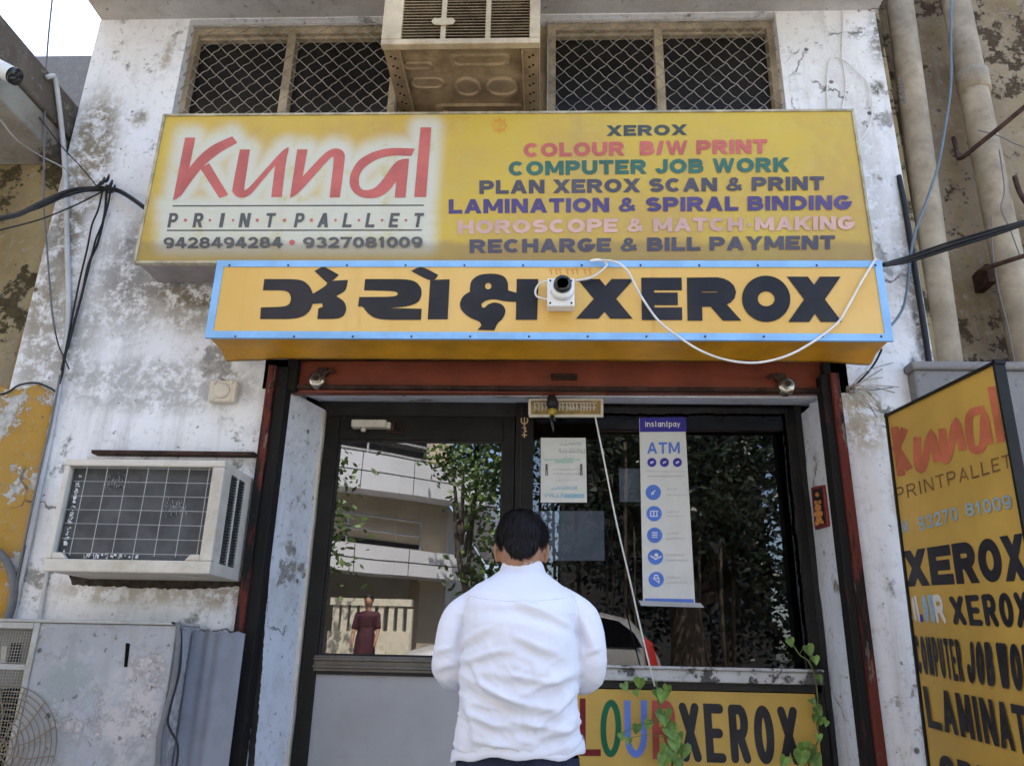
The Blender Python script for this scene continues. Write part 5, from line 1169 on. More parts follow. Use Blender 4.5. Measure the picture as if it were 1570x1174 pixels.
# shirt: torso rings + sleeves, fused
sb = MB(); rings = []
lv = [(1152,695,893,.118,.02),(1136,696,891,.120,.015),(1110,699,888,.122,.01),(1070,705,886,.122,.0),(1030,706,888,.122,-.005),(990,712,886,.126,-.005),(955,714,884,.126,.0),(930,712,886,.118,.015),(912,712,884,.100,.03),(898,730,864,.082,.045),(886,752,848,.066,.06),(874,768,834,.056,.075),(868,772,830,.052,.08)]
for py, xl, xr, d, dy in lv:
    a, b_ = mp(xl,py,dy), mp(xr,py,dy); rings.append(ring(((a.x+b_.x)/2, YM+dy, (a.z+b_.z)/2), (b_.x-a.x)/2, d))
sb.loft(rings)
def limb(mb, pts, rr, n=16):
    sp = spline(pts, 6); rs = []; m = len(pts)
    for i in range(len(sp)):
        t_ = i/(len(sp)-1)*(m-1); k = min(int(t_), m-2); u = t_-k; rs.append(rr[k]*(1-u)+rr[k+1]*u)
    mb.tube(sp, rs, n); mb.ell(sp[0], rr[0], rr[0], rr[0], 12, 8); mb.ell(sp[-1], rr[-1], rr[-1], rr[-1], 12, 8)
armsL = [mp(736,922,.03), mp(704,950,.02), mp(690,994,.0), mp(687,1026,.02), mp(704,1036,.10), mp(735,1020,.20)]
armsR = [mp(860,922,.03), mp(892,950,.02), mp(905,994,.0), mp(904,1028,.02), mp(888,1038,.10), mp(858,1022,.20)]
for A in (armsL, armsR): limb(sb, A, [.044,.053,.046,.043,.041,.036])
rnm = random.Random(2)
FOLDS = []                                     # hand-placed drag lines: (px start, px end, depth, width)
for q in (((735,938),(870,952),-.004,.016),((770,925),(885,975),-.005,.014),((705,1000),(760,975),-.005,.012),((708,1025),(790,1005),-.006,.013),((712,1045),(800,1090),-.010,.016),((720,1065),(860,1105),-.009,.018),((745,1040),(880,1060),-.006,.014),((890,1040),(800,1075),-.008,.014),((888,1065),(820,1128),-.006,.010),((715,1100),(780,1125),-.008,.016),((770,1110),(880,1130),-.007,.016),((706,1075),(722,1140),-.008,.014),((725,1140),(800,1150),-.006,.012),((820,1145),(885,1120),-.007,.014),((880,950),(897,1000),-.008,.012),((712,950),(703,1010),-.008,.012),((668,1010),(704,1000),-.004,.010),((672,1036),(702,1024),-.004,.010),((922,1000),(896,1012),-.004,.010),((780,985),(860,1020),-.005,.016),((735,1085),(790,1100),-.007,.013),((715,1015),(745,1060),-.006,.012)):
    a, b_ = mp(*q[0]), mp(*q[1]); FOLDS.append((Vector((a.x,a.z)), Vector((b_.x,b_.z)), q[2], q[3]))
def wrinkle(co, n_):
    p = Vector((co.x, co.z)); h = 0
    if n_.y < .3:
        for a, b_, d, w_ in FOLDS:
            d_ = b_-a; t_ = max(0, min(1, (p-a).dot(d_)/d_.length_squared)); q = p-a-d_*t_
            wob = .006*noise.noise(Vector((p.x*16, p.y*16, w_*900))); sd_ = q.y+q.x*.3+wob; r2 = (q.length+wob)/w_
            fade = math.sin(math.pi*(t_*.9+.05))
            d *= 1.5; w_ *= .8
            h += d*fade*math.exp(-r2*r2) - d*.9*fade*math.exp(-((sd_-w_*1.5)/w_)**2)*math.exp(-((abs(r2)-1.5))**2)
    xr_n = (co.x-(-.05))/.2; sg = math.tanh(xr_n*2.5)
    uu = co.x+sg*co.z*.35; vv_ = co.z-sg*.42*co.x
    def ridge(a, b_, o_): 
        q = noise.noise(Vector((a, b_, o_)))+.5*noise.noise(Vector((a*2, b_*2, o_+7))); return max(0, 1-abs(q)*2.2)**2.5
    low = max(0, min(1, (1.25-co.z)/.25))
    h += .0055*ridge(uu*3.0, vv_*15, co.y*2)*(.15+low) + .0028*ridge(uu*5+4, vv_*28, co.y*3+3)*(.15+low)
    h += .0006*noise.noise(Vector((co.x*13+3, co.y*11, co.z*26)))*(.2+low)
    return h
sh_t = NT('white_cotton'); wv = sh_t.noise(260, 2, .5); lg = sh_t.noise(7, 5, .55, sh_t.map((1,1,2.2)))
shirt_m = sh_t.bsdf((0.71,0.71,0.775), .85, sh_t.bump(sh_t.math('ADD', sh_t.math('MULTIPLY', wv, .04), lg), .10, .02), 0, .15)
shirt = remeshed('shirt', sb, shirt_m, man, .006, 7, wrinkle)
seam = MB(); o0 = WL[man.name]
def on_shirt(px, py):
    q = mp(px, py); ok, loc, nr, _ = shirt.ray_cast(Vector((q.x, -3, q.z))-o0, Vector((0,1,0))); return (loc+o0+Vector((0,-.0004,0))) if ok else None
for pts in ([(722,914),(750,921),(800,925),(850,921),(878,914)], [(735,893),(720,915),(711,945),(709,980),(712,1010)], [(863,893),(879,915),(888,945),(890,980),(888,1010)]):
    pp = [on_shirt(a.x, a.y) for a in spline([(x, y, 0) for x, y in pts], 8)]; pp = [q for q in pp if q]
    if len(pp) > 3:
        seam.tube(pp, .0014, 5)
bpy.context.view_layer.update()
seam.build('seams', shirt_m, man, smooth=True)
# collar: a folded band round the neck
cl = MB(); n = 30; rws = []
nc = mp(801,877,.085)
for (rx, ry, dz, tip) in ((.052,.056,.018,0),(.057,.060,.024,0),(.063,.066,.020,0),(.076,.078,-.020,.0),(.082,.084,-.045,0)):
    rws.append([Vector((nc.x+rx*math.cos(2*math.pi*k/n), nc.y+.005+ry*math.sin(2*math.pi*k/n), nc.z+dz+.014*(1-math.sin(2*math.pi*k/n))*.5-.03*max(0, math.sin(2*math.pi*k/n)))) for k in range(n)])
cl.loft(rws, caps=False); co_ = cl.build('collar', shirt_m, man, smooth=True); m_ = co_.modifiers.new('t','SOLIDIFY'); m_.thickness = .003; m_ = co_.modifiers.new('s','SUBSURF'); m_.levels = 1; m_.render_levels = 1
# shirt tail hem
hm = MB(); rws = []
for (dz, ex) in ((.02,.002),(0,.006),(-.012,.007),(-.014,.003),(.0,.0)):
    rr = []
    for k in range(48):
        a = 2*math.pi*k/48; l_, r__ = mp(695,1149,.02), mp(894,1149,.02)
        rr.append(Vector(((l_.x+r__.x)/2+((r__.x-l_.x)/2+ex)*math.cos(a), YM+.02+(.118+ex)*math.sin(a), (l_.z+r__.z)/2+dz+.006*math.sin(3*a+1)+.012*math.cos(a)+.004*math.sin(9*a))))
    rws.append(rr)
hm.loft(rws, caps=False); hm.build('hem', shirt_m, man, smooth=True)
# trousers and shoes
tr = MB(); wa = mp(794,1160,.02); 
tr.loft([ring((wa.x, YM+.02, wa.z+.005), .165, .105), ring((wa.x, YM+.02, wa.z-.06), .172, .112), ring((wa.x, YM+.02, wa.z-.16), .178, .118)])
for s_ in (-1, 1):
    limb(tr, [Vector((wa.x+s_*.088, YM+.02, wa.z-.14)), Vector((wa.x+s_*.095, YM+.02, .48)), Vector((wa.x+s_*.10, YM+.01, .07))], [.092,.070,.055])
tm = simple('navy_trousers', (0.018,0.022,0.045), .8, 0, .2, var=.2, scale=30, bump=.3, bscale=200)
remeshed('trousers', tr, tm, man, .012, 5, lambda co, n_: .003*noise.noise(Vector((co.x*8, co.y*8, co.z*14))))
bl_ = MB(); bl_.loft([ring((wa.x, YM+.02, wa.z-.024), .171, .111), ring((wa.x, YM+.02, wa.z+.006), .168, .108)], caps=False); bl_.build('belt', tm, man, smooth=True)
for s_ in (-1, 1):
    c = Vector((wa.x+s_*.10, YM+.06, .045)); MB().ell(c, .045,.125,.045).box(c.x-.042,c.x+.042,c.y-.11,c.y+.11,.0,.018).build('shoe', M['blackplastic'], man, smooth=True)
# body: head, neck, arms' lower ends and hands in one skin
bd = MB()
hc = mp(800,838,.10)                              # head bowed forward (towards the shop)
Rx = Matrix.Rotation(R(-24), 3, 'X')
Hd = lambda x, y, z: hc+Rx@Vector((x, y, z))
bd.ell(hc, .072,.092,.100, 24, 16, Rx)
bd.ell(Hd(0,.035,-.065), .056,.062,.062, 20, 12, Rx); bd.ell(Hd(0,.058,-.105), .036,.034,.026, 16, 10, Rx)
bd.tube([Hd(0,.100,.015), Hd(0,.118,-.030), Hd(0,.104,-.042)], [.008,.015,.010], 10); bd.ell(Hd(0,.102,-.068), .024,.010,.007, 12, 8, Rx); bd.ell(Hd(0,.100,-.080), .022,.010,.007, 12, 8, Rx)
for s_ in (-1, 1):
    bd.ell(Hd(s_*.032,.088,.030), .022,.010,.007, 12, 8, Rx)
    e_ = Hd(s_*.076,-.005,-.018); Re = Rx@Matrix.Rotation(s_*.35, 3, 'Z')
    bd.ell(e_, .008,.019,.032, 12, 10, Re); bd.ell(e_+Vector((s_*.004,-.012,.006)), .007,.007,.022, 10, 8, Re); bd.ell(e_+Re@Vector((0,.006,-.024)), .008,.011,.012, 10, 8, Re)
nb = mp(801,890,.07)
bd.tube([hc+Vector((0,-.035,-.045)), (hc+nb)/2+Vector((0,-.005,-.03)), nb+Vector((0,0,-.03))], [.054,.046,.044], 20)
bd.ell(nb+Vector((0,.0,-.075)), .12,.04,.045, 16, 10)
bd.loft([ring((nb.x, YM+.02, nb.z-.08), .15, .06), ring((nb.x, YM+.01, 1.05), .13, .085), ring((nb.x, YM+.02, .92), .13, .08)])
def hand(A, s_):
    w_ = A[-1]; d = (A[-1]-A[-2]).normalized(); ed = A[-3]
    limb(bd, [A[3], A[4], w_], [.036,.034,.024])
    side = Vector((-s_, 0, 0)); f = Vector((-s_*.35, .8, .25)).normalized(); f = Vector((s_*-.55,.62,.45)).normalized(); across = f.cross(Vector((0,0,1))).normalized(); up = across.cross(f).normalized()
    pc = w_+f*.045; Mx = Matrix((across, f, up)).transposed()
    bd.ell(pc, .038,.050,.016, 14, 10, Mx)
    for i, L in enumerate((.068,.078,.073,.058)):
        b0 = w_+f*.082+across*(-.028+.0185*i)
        k1 = b0+f*L*.45-up*.004; k2 = k1+f*L*.28-up*L*.22; k3 = k2+f*L*.10-up*L*.25
        bd.tube([b0-f*.02, b0, k1, k2, k3], [.0085,.0088,.0082,.0075,.006], 8); bd.ell(k3, .006,.006,.006, 8, 6)
    th = w_+f*.035-across*.030*s_*-1
    bd.tube([w_+f*.025, th, th+f*.032+across*.012*s_-up*.01, th+f*.058-up*.016], [.012,.012,.0095,.007], 8)
    return pc, f, up
hl_ = hand(armsL, -1); hr_ = hand(armsR, 1)
remeshed('body', bd, skin, man, .0042, 3)
# mobile phone in the hands
ph = (hl_[0]+hr_[0])/2+Vector((0,.07,.03))
pho = MB(); Mp = Matrix.Rotation(R(-35), 3, 'X')
q8 = [ph+Mp@Vector((x*.038, y*.004, z*.078)) for x, y, z in ((-1,-1,-1),(1,-1,-1),(1,1,-1),(-1,1,-1),(-1,-1,1),(1,-1,1),(1,1,1),(-1,1,1))]
pho.add(q8, [(0,3,2,1),(4,5,6,7),(0,1,5,4),(1,2,6,5),(2,3,7,6),(3,0,4,7)])
tag(pho.build('mobile_phone', M['blackplastic'], bevel=.003), 'dark mobile phone held before the chest of the man in the white shirt', 'phone')
# hair
hr = MB(); hr.ell(hc+Rx@Vector((0,-.004,.026)), .0815,.101,.082, 28, 18, Rx); hr.ell(hc+Rx@Vector((0,-.034,.008)), .076,.070,.056, 24, 14, Rx); hr.ell(hc+Rx@Vector((0,-.062,-.052)), .036,.026,.026, 16, 10, Rx); hr.ell(hc+Rx@Vector((0,-.058,-.026)), .054,.034,.036, 20, 12, Rx)
for s_ in (-1, 1): hr.ell(hc+Rx@Vector((s_*.064,.008,.020)), .016,.028,.034, 12, 8, Rx)
hmn = NT('black_hair'); hv = hmn.noise(1, 4, .6, hmn.map((95,95,9)))
hairm = hmn.bsdf(hmn.mix(hv, (0.006,0.005,0.006), (0.016,0.013,0.013)), .6, hmn.bump(hv, .3, .004), 0, .2)
def cut(co, n_):                                # nape and temple line, tousled surface
    l_ = Rx.transposed()@(co-hc)
    return .004*noise.noise(Vector((l_.x*28, l_.y*28, l_.z*9)))+.002*noise.noise(Vector((l_.x*90, l_.y*90, l_.z*20)))
hair = remeshed('hair', hr, hairm, man, .005, 3, cut)
hs = MB(); rh = random.Random(4); me = hair.data; o0 = WL[man.name]
vv = [v for v in me.vertices]
for i in range(6500):
    v = rh.choice(vv); p = v.co+o0; n_ = v.normal
    down = Vector((rh.uniform(-.35,.35), -.25 if n_.y < 0 else .3, -1)); top = hc+Rx@Vector((.01,-.03,.11))
    flow = ((p-top)*1.0+down*.03).normalized(); t_ = (flow-n_*flow.dot(n_)).normalized()
    L = rh.uniform(.018,.036); w_ = n_.cross(t_).normalized()*rh.uniform(.0007,.0014)
    if (Rx.transposed()@(p-hc)).z < -.05: L *= .5
    q1 = p+n_*.0015; q2 = p+t_*L*.55+n_*rh.uniform(.002,.006); q3 = p+t_*L+n_*rh.uniform(.0,.007)
    hs.add([q1-w_, q1+w_, q2+w_*.8, q2-w_*.8, q3], [(0,1,2,3),(3,2,4)])
hs.build('hair_strands', hairm, hair if False else man, smooth=True, fix=False)
# ------------------------------------------------------------------ across the street (seen mirrored in the glass)
az = R(52); fdir = Vector((math.sin(az), math.cos(az), 0)); fin_ = Vector((-math.cos(az), math.sin(az), 0))
fp = P(600, 800, 10.6)
flip = lambda p: Vector((p.x, 2*GLASS_Y-p.y, p.z))
def V(px, py, out=0.0):                       # point on the opposite facade, pushed `out` metres to the street
    q = PP(px, py, fp-fin_*out, fin_); return flip(q)
FIN = Vector((fin_.x, -fin_.y, 0)); FDR = Vector((fdir.x, -fdir.y, 0))
ob = thing('opposite_building', 'pale panelled building with balconies across the street, mirrored in the door glass', 'building', tuple(Vector((V(600,1000).x, V(600,1000).y, 0))))
pan_m = simple('white_composite_panel', (0.56,0.56,0.57), .4, 0, .3, var=.06, scale=1, dirt=.15, dirtcol=(.4,.39,.37))
bei_m = simple('beige_render', (0.42,0.35,0.25), .8, 0, .2, var=.12, scale=1.2, dirt=.3, dirtcol=(.27,.22,.16))
opn_m = simple('shaded_opening', (0.014,0.013,0.012), .8, var=.4)
c0 = V(683, 860); zt0 = 9.5
lft = c0-FDR*9
MB().slab([Vector((lft.x,lft.y,2.6)), Vector((c0.x,c0.y,2.6)), Vector((c0.x,c0.y,zt0)), Vector((lft.x,lft.y,zt0))], FIN*5).build('walls', bei_m, ob)
MB().slab([Vector((lft.x,lft.y,0))+FIN*2.2, Vector((c0.x,c0.y,0))+FIN*2.2, Vector((c0.x,c0.y,2.6))+FIN*2.2, Vector((lft.x,lft.y,2.6))+FIN*2.2], FIN*2.5).build('ground_floor', simple('shop_dark', (.06,.05,.04), .8, var=.3, scale=1), ob)
cl_ = MB()
for k in range(4):
    p_ = c0-FDR*(.25+k*2.6); cl_.slab([p_-FDR*.25, p_+FDR*.25, p_+FDR*.25+Vector((0,0,2.6-c0.z)), p_-FDR*.25+Vector((0,0,2.6-c0.z))] if False else [Vector((p_.x,p_.y,0))-FDR*.25, Vector((p_.x,p_.y,0))+FDR*.25, Vector((p_.x,p_.y,2.6))+FDR*.25, Vector((p_.x,p_.y,2.6))-FDR*.25], FIN*.5)
cl_.build('columns', bei_m, ob)
jm = MB(); bn = MB()
for (zlo, zhi) in ((V(600,858).z, V(600,846).z), (V(600,758).z, V(600,704).z)):
    pass
def facade_band(z0, z1, out):
    a = lft-FIN*out; b_ = c0-FIN*out; o = MB().slab([Vector((a.x,a.y,z0)), Vector((b_.x,b_.y,z0)), Vector((b_.x,b_.y,z1)), Vector((a.x,a.y,z1))], FIN*(out-.002)).build('balcony_band', pan_m, ob)
    g_ = MB(); w_ = .012
    for k in range(9):
        p_ = b_-FDR*(.05+k*.98)-FIN*.004; g_.slab([Vector((p_.x,p_.y,z0)), Vector((p_.x,p_.y,z0))+FDR*w_, Vector((p_.x,p_.y,z1))+FDR*w_, Vector((p_.x,p_.y,z1))], FIN*.003)
    zm = (z0+z1)/2; a2, b2 = a-FIN*.0045, b_-FIN*.0045; g_.slab([Vector((a2.x,a2.y,zm-.006)), Vector((b2.x,b2.y,zm-.006)), Vector((b2.x,b2.y,zm+.006)), Vector((a2.x,a2.y,zm+.006))], FIN*.003)
    g_.build('panel_joints', opn_m, o)
z2l, z2h = V(660,884,.5).z, V(660,846,.5).z; z1l, z1h = V(660,765,.5).z, V(660,712,.5).z
facade_band(z2l, z2h, .5); facade_band(z1l, z1h, .5)
def opening(x0, x1, z0, z1):
    a = c0-FDR*x0-FIN*.02; b_ = c0-FDR*x1-FIN*.02
    return [Vector((a.x,a.y,z0)), Vector((b_.x,b_.y,z0)), Vector((b_.x,b_.y,z1)), Vector((a.x,a.y,z1))]
def rails(x0, x1, zs, out):
    r_ = MB()
    for z in zs:
        a = c0-FDR*x0-FIN*out; b_ = c0-FDR*x1-FIN*out; r_.tube([Vector((a.x,a.y,z)), Vector((b_.x,b_.y,z))], .022, 6)
    n = int((x1-x0)/1.0)
    for k in range(n+1):
        a = c0-FDR*(x0+k*(x1-x0)/n)-FIN*out; r_.tube([Vector((a.x,a.y,zs[0]-.5)), Vector((a.x,a.y,zs[-1]))], .022, 6)
    return r_
for (x0, x1, z0, z1) in ((.55,3.4,z2h-.1,z1l-.75), (.5,4.2,z1h,z1h+1.8), (5.0,8.4,z1h,z1h+1.8), (4.3,7.6,z2h-.1,z1l-.75)):
    w_ = MB().slab(opening(x0,x1,z0,z1), -FIN*.015).build('window', opn_m, ob)
    rails(x0+.05, x1-.05, (z0+.15,z0+.40,z0+.65), .1).build('railing', simple('grey_rail', (.35,.34,.33), .5, .4) if 'rail_m' not in M else M['rail_m'], w_)
# receding side wing
e0 = c0; 
MB().slab([Vector((e0.x+.02,e0.y,0)), Vector((e0.x+.02,e0.y-9,0)), Vector((e0.x+.02,e0.y-9,z1l)), Vector((e0.x+.02,e0.y,z1l))], Vector((-3,0,0))).build('side_wing', simple('grey_render', (.40,.38,.35), .8, var=.15, scale=1), ob)
MB().slab([Vector((e0.x+.06,e0.y+.2,z1l)), Vector((e0.x+.7,e0.y+.2,z1l)), Vector((e0.x+.7,e0.y-9,z1l)), Vector((e0.x+.06,e0.y-9,z1l))], Vector((0,0,z1h-z1l))).build('side_band', pan_m, ob)
# added backdrop building, shade put into its near-black colour, hides sky in the reflection
rb_ = thing('backdrop_building', 'near-black backdrop building added behind the big tree across the street, mirrored in the shop window', 'building', (6, -19, 0))
MB().box(.5,mirrored(1172,800,18.72).x,-23,-18,0,9).build('walls', simple('shade_coloured_render', (.025,.023,.021), .9, var=.3, scale=.8), rb_)
w_ = MB()
for i in range(2):
    for k in range(3): w_.box(1.2+i*2.4,2.4+i*2.4,-17.99,-17.96,.8+k*2.8,2.4+k*2.8)
w_.build('windows', opn_m, rb_)
# pale railing before the building, gate posts
fn = thing('railing_fence', 'cream post railing across the street, mirrored low in the door glass', 'fence', tuple(Vector((mirrored(565,985,8.8).x, mirrored(565,985,8.8).y, 0))))
cr_m = simple('cream_posts', (.50,.46,.36), .7, var=.1)
f_ = MB(); 
for i, px in enumerate((514,527,540,554,568,582,598,612,626)):
    a, b_ = mirrored(px,918+i*1.6,8.8), mirrored(px+6,960,8.8); f_.box(a.x,b_.x,a.y-.06,a.y+.06,.0,a.z)
a, b_ = mirrored(510,914,8.8), mirrored(632,930,8.8); f_.box(a.x,b_.x,a.y-.08,a.y+.08,a.z-.1,a.z)
f_.build('posts', cr_m, fn); MB().box(a.x,b_.x,a.y-.1,a.y+.1,0,1.5).build('base_wall', cr_m, fn)
# trees
def tree(name, label, base, h, trunk_r, lean, blobs, n_leaf, leaf, mats, seed, roots=0):
    rn = random.Random(seed); t_ = thing(name, label, 'tree', tuple(base), None); base = Vector(base)
    tr = MB(); top = base+Vector(lean)+Vector((0,0,h))
    tr.tube(spline([base, base.lerp(top,.35)+Vector((.08,.05,0)), base.lerp(top,.7)-Vector((.08,0,0)), top], 6), [trunk_r*(1-.7*i/18) for i in range(19)], 10)
    for (c, r_) in blobs:
        s_ = base.lerp(top, rn.uniform(.45,.95)); c = Vector(c); mid = s_.lerp(c,.5)+Vector((0,0,.2*rn.random())); tr.tube(spline([s_, mid, c], 5), [trunk_r*.4*(1-.08*i) for i in range(11)], 7)
    for k in range(roots):
        c, r_ = rn.choice(blobs); c = Vector(c)+Vector((rn.uniform(-r_,r_), rn.uniform(-r_,r_)*.6, -r_*.5)); tr.tube([c, c+Vector((rn.uniform(-.1,.1),0,-1.2)), Vector((c.x+rn.uniform(-.15,.15), c.y, rn.uniform(0,1.2)))], rn.uniform(.008,.03), 5)
    tr.build('trunk', mats[0], t_, smooth=True)
    cr_ = MB()
    tot = sum(b_[1]**2 for b_ in blobs)
    for (c, r_) in blobs:
        c = Vector(c); n = int(n_leaf*r_*r_/tot); ncl = max(6, n//28)
        cls = []
        for i in range(ncl):
            d = Vector((rn.gauss(0,1), rn.gauss(0,1), rn.gauss(0,1))).normalized(); cls.append(c+d*r_*rn.uniform(.35,1.05)*Vector((1,1,.8)).length/1.6245)
        for i in range(n):
            q = rn.choice(cls); p_ = q+Vector((rn.gauss(0,.20), rn.gauss(0,.20), rn.gauss(0,.14)))
            d = Vector((rn.gauss(0,1), rn.gauss(0,1), rn.gauss(0,.5)-.4)).normalized(); s_ = d.orthogonal().normalized()
            s_ = Matrix.Rotation(rn.uniform(0,6.28), 3, d) @ s_; L = leaf*rn.uniform(.7,1.35)
            cr_.add([p_, p_+d*L*.5+s_*L*.26, p_+d*L, p_+d*L*.5-s_*L*.26], [(0,1,2,3)])
    cr_.build('crown', mats[1], t_, fix=False)
bark = simple('bark', (0.085,0.065,0.045), .9, var=.4, scale=8, bump=.6, bscale=12)
lfm = simple('dark_foliage', (0.022,0.034,0.014), .30, 0, .5, var=.5, scale=3); lfm2 = simple('light_foliage', (0.065,0.11,0.02), .5, 0, .4, var=.5, scale=2)
mt = lambda px, py, Yv: mirrored(px, py, Yv)
bl1 = [(mt(x,y,Yv), r_) for x, y, Yv, r_ in ((860,640,8.2,1.0),(900,740,8.0,1.0),(840,560,9,1.2),(960,660,8.6,1.2),(1010,760,8.2,1.1),(1060,640,8.8,1.2),(1110,740,8.4,1.15),(1170,660,9,1.2),(1200,760,8.6,1.0),(1150,830,8.8,.9),(880,850,8.8,.8),(1000,560,9.2,1.4),(1150,540,9.4,1.4),(1260,680,9,1.2),(1080,860,9.0,.8),(950,870,9.2,.7),(1120,930,9.4,.7),(1190,930,9.2,.7),(1240,880,9.2,.8),(1060,950,9.8,.6),(1210,990,9.4,.6),(1260,960,9.4,.7),(990,930,10,.7))]
b0 = mt(1040,1000,8.8); tree('banyan_tree', 'big dark banyan with hanging roots across the street, mirrored in the shop window', (b0.x,b0.y,0), 3.6, .34, (.2,0,0), bl1, 21000, .12, (bark, lfm), 21, roots=26)
bl2 = [(mt(x,y,Yv), r_) for x, y, Yv, r_ in ((740,720,8.6,.62),(765,780,8.4,.5),(712,690,8.8,.5),(760,850,8.8,.5),(690,705,9.0,.35),(780,700,8.6,.7),(745,630,9,.8),(735,905,9.2,.4))]
b0 = mt(765,1000,8.8); tree('street_tree', 'leaning street tree beside the balconied building, mirrored in the door glass', (b0.x,b0.y,0), 3.4, .09, (-.75,0,0), bl2, 3600, .11, (bark, lfm2), 5)
bl3 = [(mt(x,y,Yv), r_) for x, y, Yv, r_ in ((505,725,7.5,.22),(502,780,7.5,.24),(505,820,7.5,.22),(495,860,7.5,.2),(480,770,7.6,.4))]
b0 = mt(470,1000,7.6); tree('young_tree', 'slim young tree at the left edge of the door reflection', (b0.x,b0.y,0), 2.6, .07, (0,0,0), bl3, 900, .11, (bark, lfm2), 9)
rdm = MB().box(-30,30,-9.6,-4.4,.004,.18).build('carriageway', bpy.data.materials['dusty_concrete_road'], origin=(0,-7,0)); tag(rdm, kind='structure')
# silver hatchback at the far kerb
Yk = 6.5; rearp = mirrored(1017,985,Yk); xr_, yk = rearp.x, rearp.y
car = thing('parked_car', 'silver hatchback parked across the street, mirrored in the glass behind the man', 'car', (xr_-1.75, yk-.8, 0))
silver = simple('silver_paint', (0.50,0.49,0.46), .25, .55, .5, var=.04)
st_ = [(0,.80,.66,.78),(.04,1.0,.70,.95),(.14,1.20,.68,1.06),(.34,1.42,.62,1.08),(.7,1.50,.60,1.08),(1.5,1.52,.60,1.07),(1.95,1.47,.60,1.06),(2.35,1.28,.63,1.04),(2.62,1.12,.70,1.02),(2.95,1.03,.72,.95),(3.3,.88,.68,.82),(3.48,.66,.60,.62)]
zc_ = 0.20
def carpt(x, y, z): return Vector((xr_-x, yk-.80+y, z+zc_))
cb_ = MB(); rings = []
for (x, zt, wt, zb) in st_:
    wb = .80 if .2 < x < 3.2 else .74
    rings.append([carpt(x,-wb,.28), carpt(x,-wb-.02,.55), carpt(x,-wb,min(zb,zt-.02)), carpt(x,-wt,zt-.05 if zt > 1.1 else zt-.01), carpt(x,-wt*.8,zt), carpt(x,wt*.8,zt), carpt(x,wt,zt-.05 if zt > 1.1 else zt-.01), carpt(x,wb,min(zb,zt-.02)), carpt(x,wb+.02,.55), carpt(x,wb,.28)])
cb_.loft(rings); bo = cb_.build('body', silver, car, smooth=True)
m_ = bo.modifiers.new('s','EDGE_SPLIT'); m_.split_angle = R(50)
carglass = simple('car_glass', (.004,.004,.005), .8, spec=0.0)
def sidey(z): return .80-max(0,(z-1.07))/(1.47-1.07)*.19
for s_ in (1, -1):
    g_ = MB()
    for pts in ([(.24,1.10),(.32,1.26),(.50,1.39),(.70,1.43),(1.22,1.44),(1.22,1.10)], [(1.30,1.10),(1.30,1.44),(1.82,1.41),(2.25,1.22),(2.40,1.10)]):
        g_.poly([carpt(x, s_*(sidey(z)+.03), z) for x, z in pts])
    g_.build('side_window', carglass, car)
    MB().box(carpt(.95,0,0).x-.09, carpt(.95,0,0).x+.09, *sorted((carpt(0,s_*.805,0).y, carpt(0,s_*.84,0).y)), .97+.2, 1.0+.2).box(carpt(1.9,0,0).x-.09, carpt(1.9,0,0).x+.09, *sorted((carpt(0,s_*.805,0).y, carpt(0,s_*.84,0).y)), .97+.2, 1.0+.2).build('handle', silver, car, bevel=.008)
    MB().slab([carpt(.03,s_*.80,.74), carpt(.14,s_*.815,.74), carpt(.20,s_*.80,1.05), carpt(.22,s_*.74,1.22), carpt(.12,s_*.74,1.16)], (0,s_*.02,0)).build('tail_light', simple('tail_lamp_red', (.45,.03,.02), .2), car)
    for xw in (.62, 2.78):
        c = carpt(xw, s_*.78, .28); tw_ = MB().tube([c-Vector((0,s_*.16,0)), c-Vector((0,s_*.14,0)), c, c+Vector((0,s_*.02,0))], [.25,.28,.28,.25], 24).build('wheel', M['cable'], car, smooth=True)
        MB().tube([c+Vector((0,s_*.005,0)), c+Vector((0,s_*.026,0))], [.18,.16], 16).build('rim', M['chrome'], tw_)
MB().poly([carpt(2.0,-.55,1.46), carpt(2.0,.55,1.46), carpt(2.52,.60,1.18), carpt(2.52,-.60,1.18)]).build('windscreen', carglass, car)
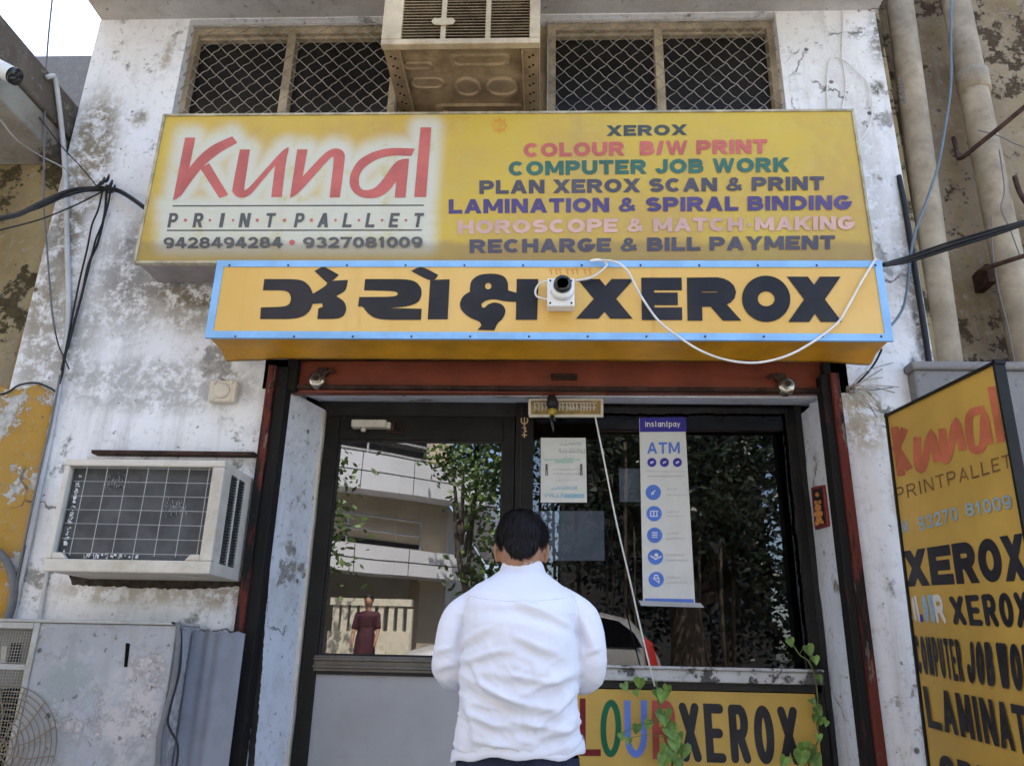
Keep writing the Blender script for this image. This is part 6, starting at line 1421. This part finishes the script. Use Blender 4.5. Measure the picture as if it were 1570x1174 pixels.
# woman walking on the far side
wb_ = mirrored(560,990,8.3); wm = thing('person', 'woman in a dark maroon dress with a pale bag, mirrored low in the door glass', 'person', (wb_.x, wb_.y, .0))
MB().box(wb_.x-1.2,wb_.x+1.2,wb_.y-.3,wb_.y+.3,.18,.62).build('plinth', cr_m, fn)
X_, Y_ = wb_.x, wb_.y
d_ = MB(); d_.loft([ring((X_,Y_,.10),.22,.17), ring((X_,Y_,.55),.19,.15), ring((X_,Y_,.95),.17,.13), ring((X_,Y_,1.12),.13,.10), ring((X_,Y_,1.32),.18,.11), ring((X_,Y_,1.40),.10,.07)])
for s_ in (-1,1): limb(d_, [Vector((X_+s_*.17,Y_,1.34)), Vector((X_+s_*.21,Y_+.02,1.12))], [.055,.05])
remeshed('dress', d_, simple('maroon_cloth', (.045,.010,.016), .8, var=.4, scale=20), wm, .02, 4)
d_ = MB(); d_.ell((X_,Y_,1.56), .075,.09,.11).tube([(X_,Y_,1.36),(X_,Y_,1.50)], .05, 10).loft([ring((X_,Y_,1.38),.09,.05), ring((X_,Y_,1.0),.11,.08)])
for s_ in (-1,1):
    limb(d_, [Vector((X_+s_*.17,Y_,1.33)), Vector((X_+s_*.21,Y_+.02,1.10)), Vector((X_+s_*.20,Y_+.10,.90)), Vector((X_+s_*.19,Y_+.12,.80))], [.035,.035,.028,.022])
    limb(d_, [Vector((X_+s_*.08,Y_,.9)), Vector((X_+s_*.08,Y_,.06)), Vector((X_+s_*.08,Y_+.12,.04))], [.06,.035,.03])
d_.ell((X_,Y_+.09,1.55), .012,.02,.018)
remeshed('body', d_, skin, wm, .016, 3)
MB().ell((X_,Y_-.02,1.60), .085,.095,.10).ell((X_,Y_-.10,1.53), .05,.04,.06).build('hair', hairm, wm, smooth=True)
bag = MB(); bag.slab([(X_+.16,Y_+.08,.42),(X_+.36,Y_+.08,.42),(X_+.33,Y_+.08,.72),(X_+.19,Y_+.08,.72)], (0,.12,0)).tube(spline([(X_+.20,Y_+.14,.72),(X_+.22,Y_+.13,.82),(X_+.30,Y_+.13,.82),(X_+.32,Y_+.14,.72)],5), .01, 5)
bago = bag.build('cloth_bag', cr_m, bevel=.02); bago.location.z = .62+.42*.82; bago.scale = (.82,)*3
wm.scale = (.82,)*3; wm.location.z = .62
tag(bago, 'pale cloth bag carried by the woman mirrored in the door glass', 'bag')
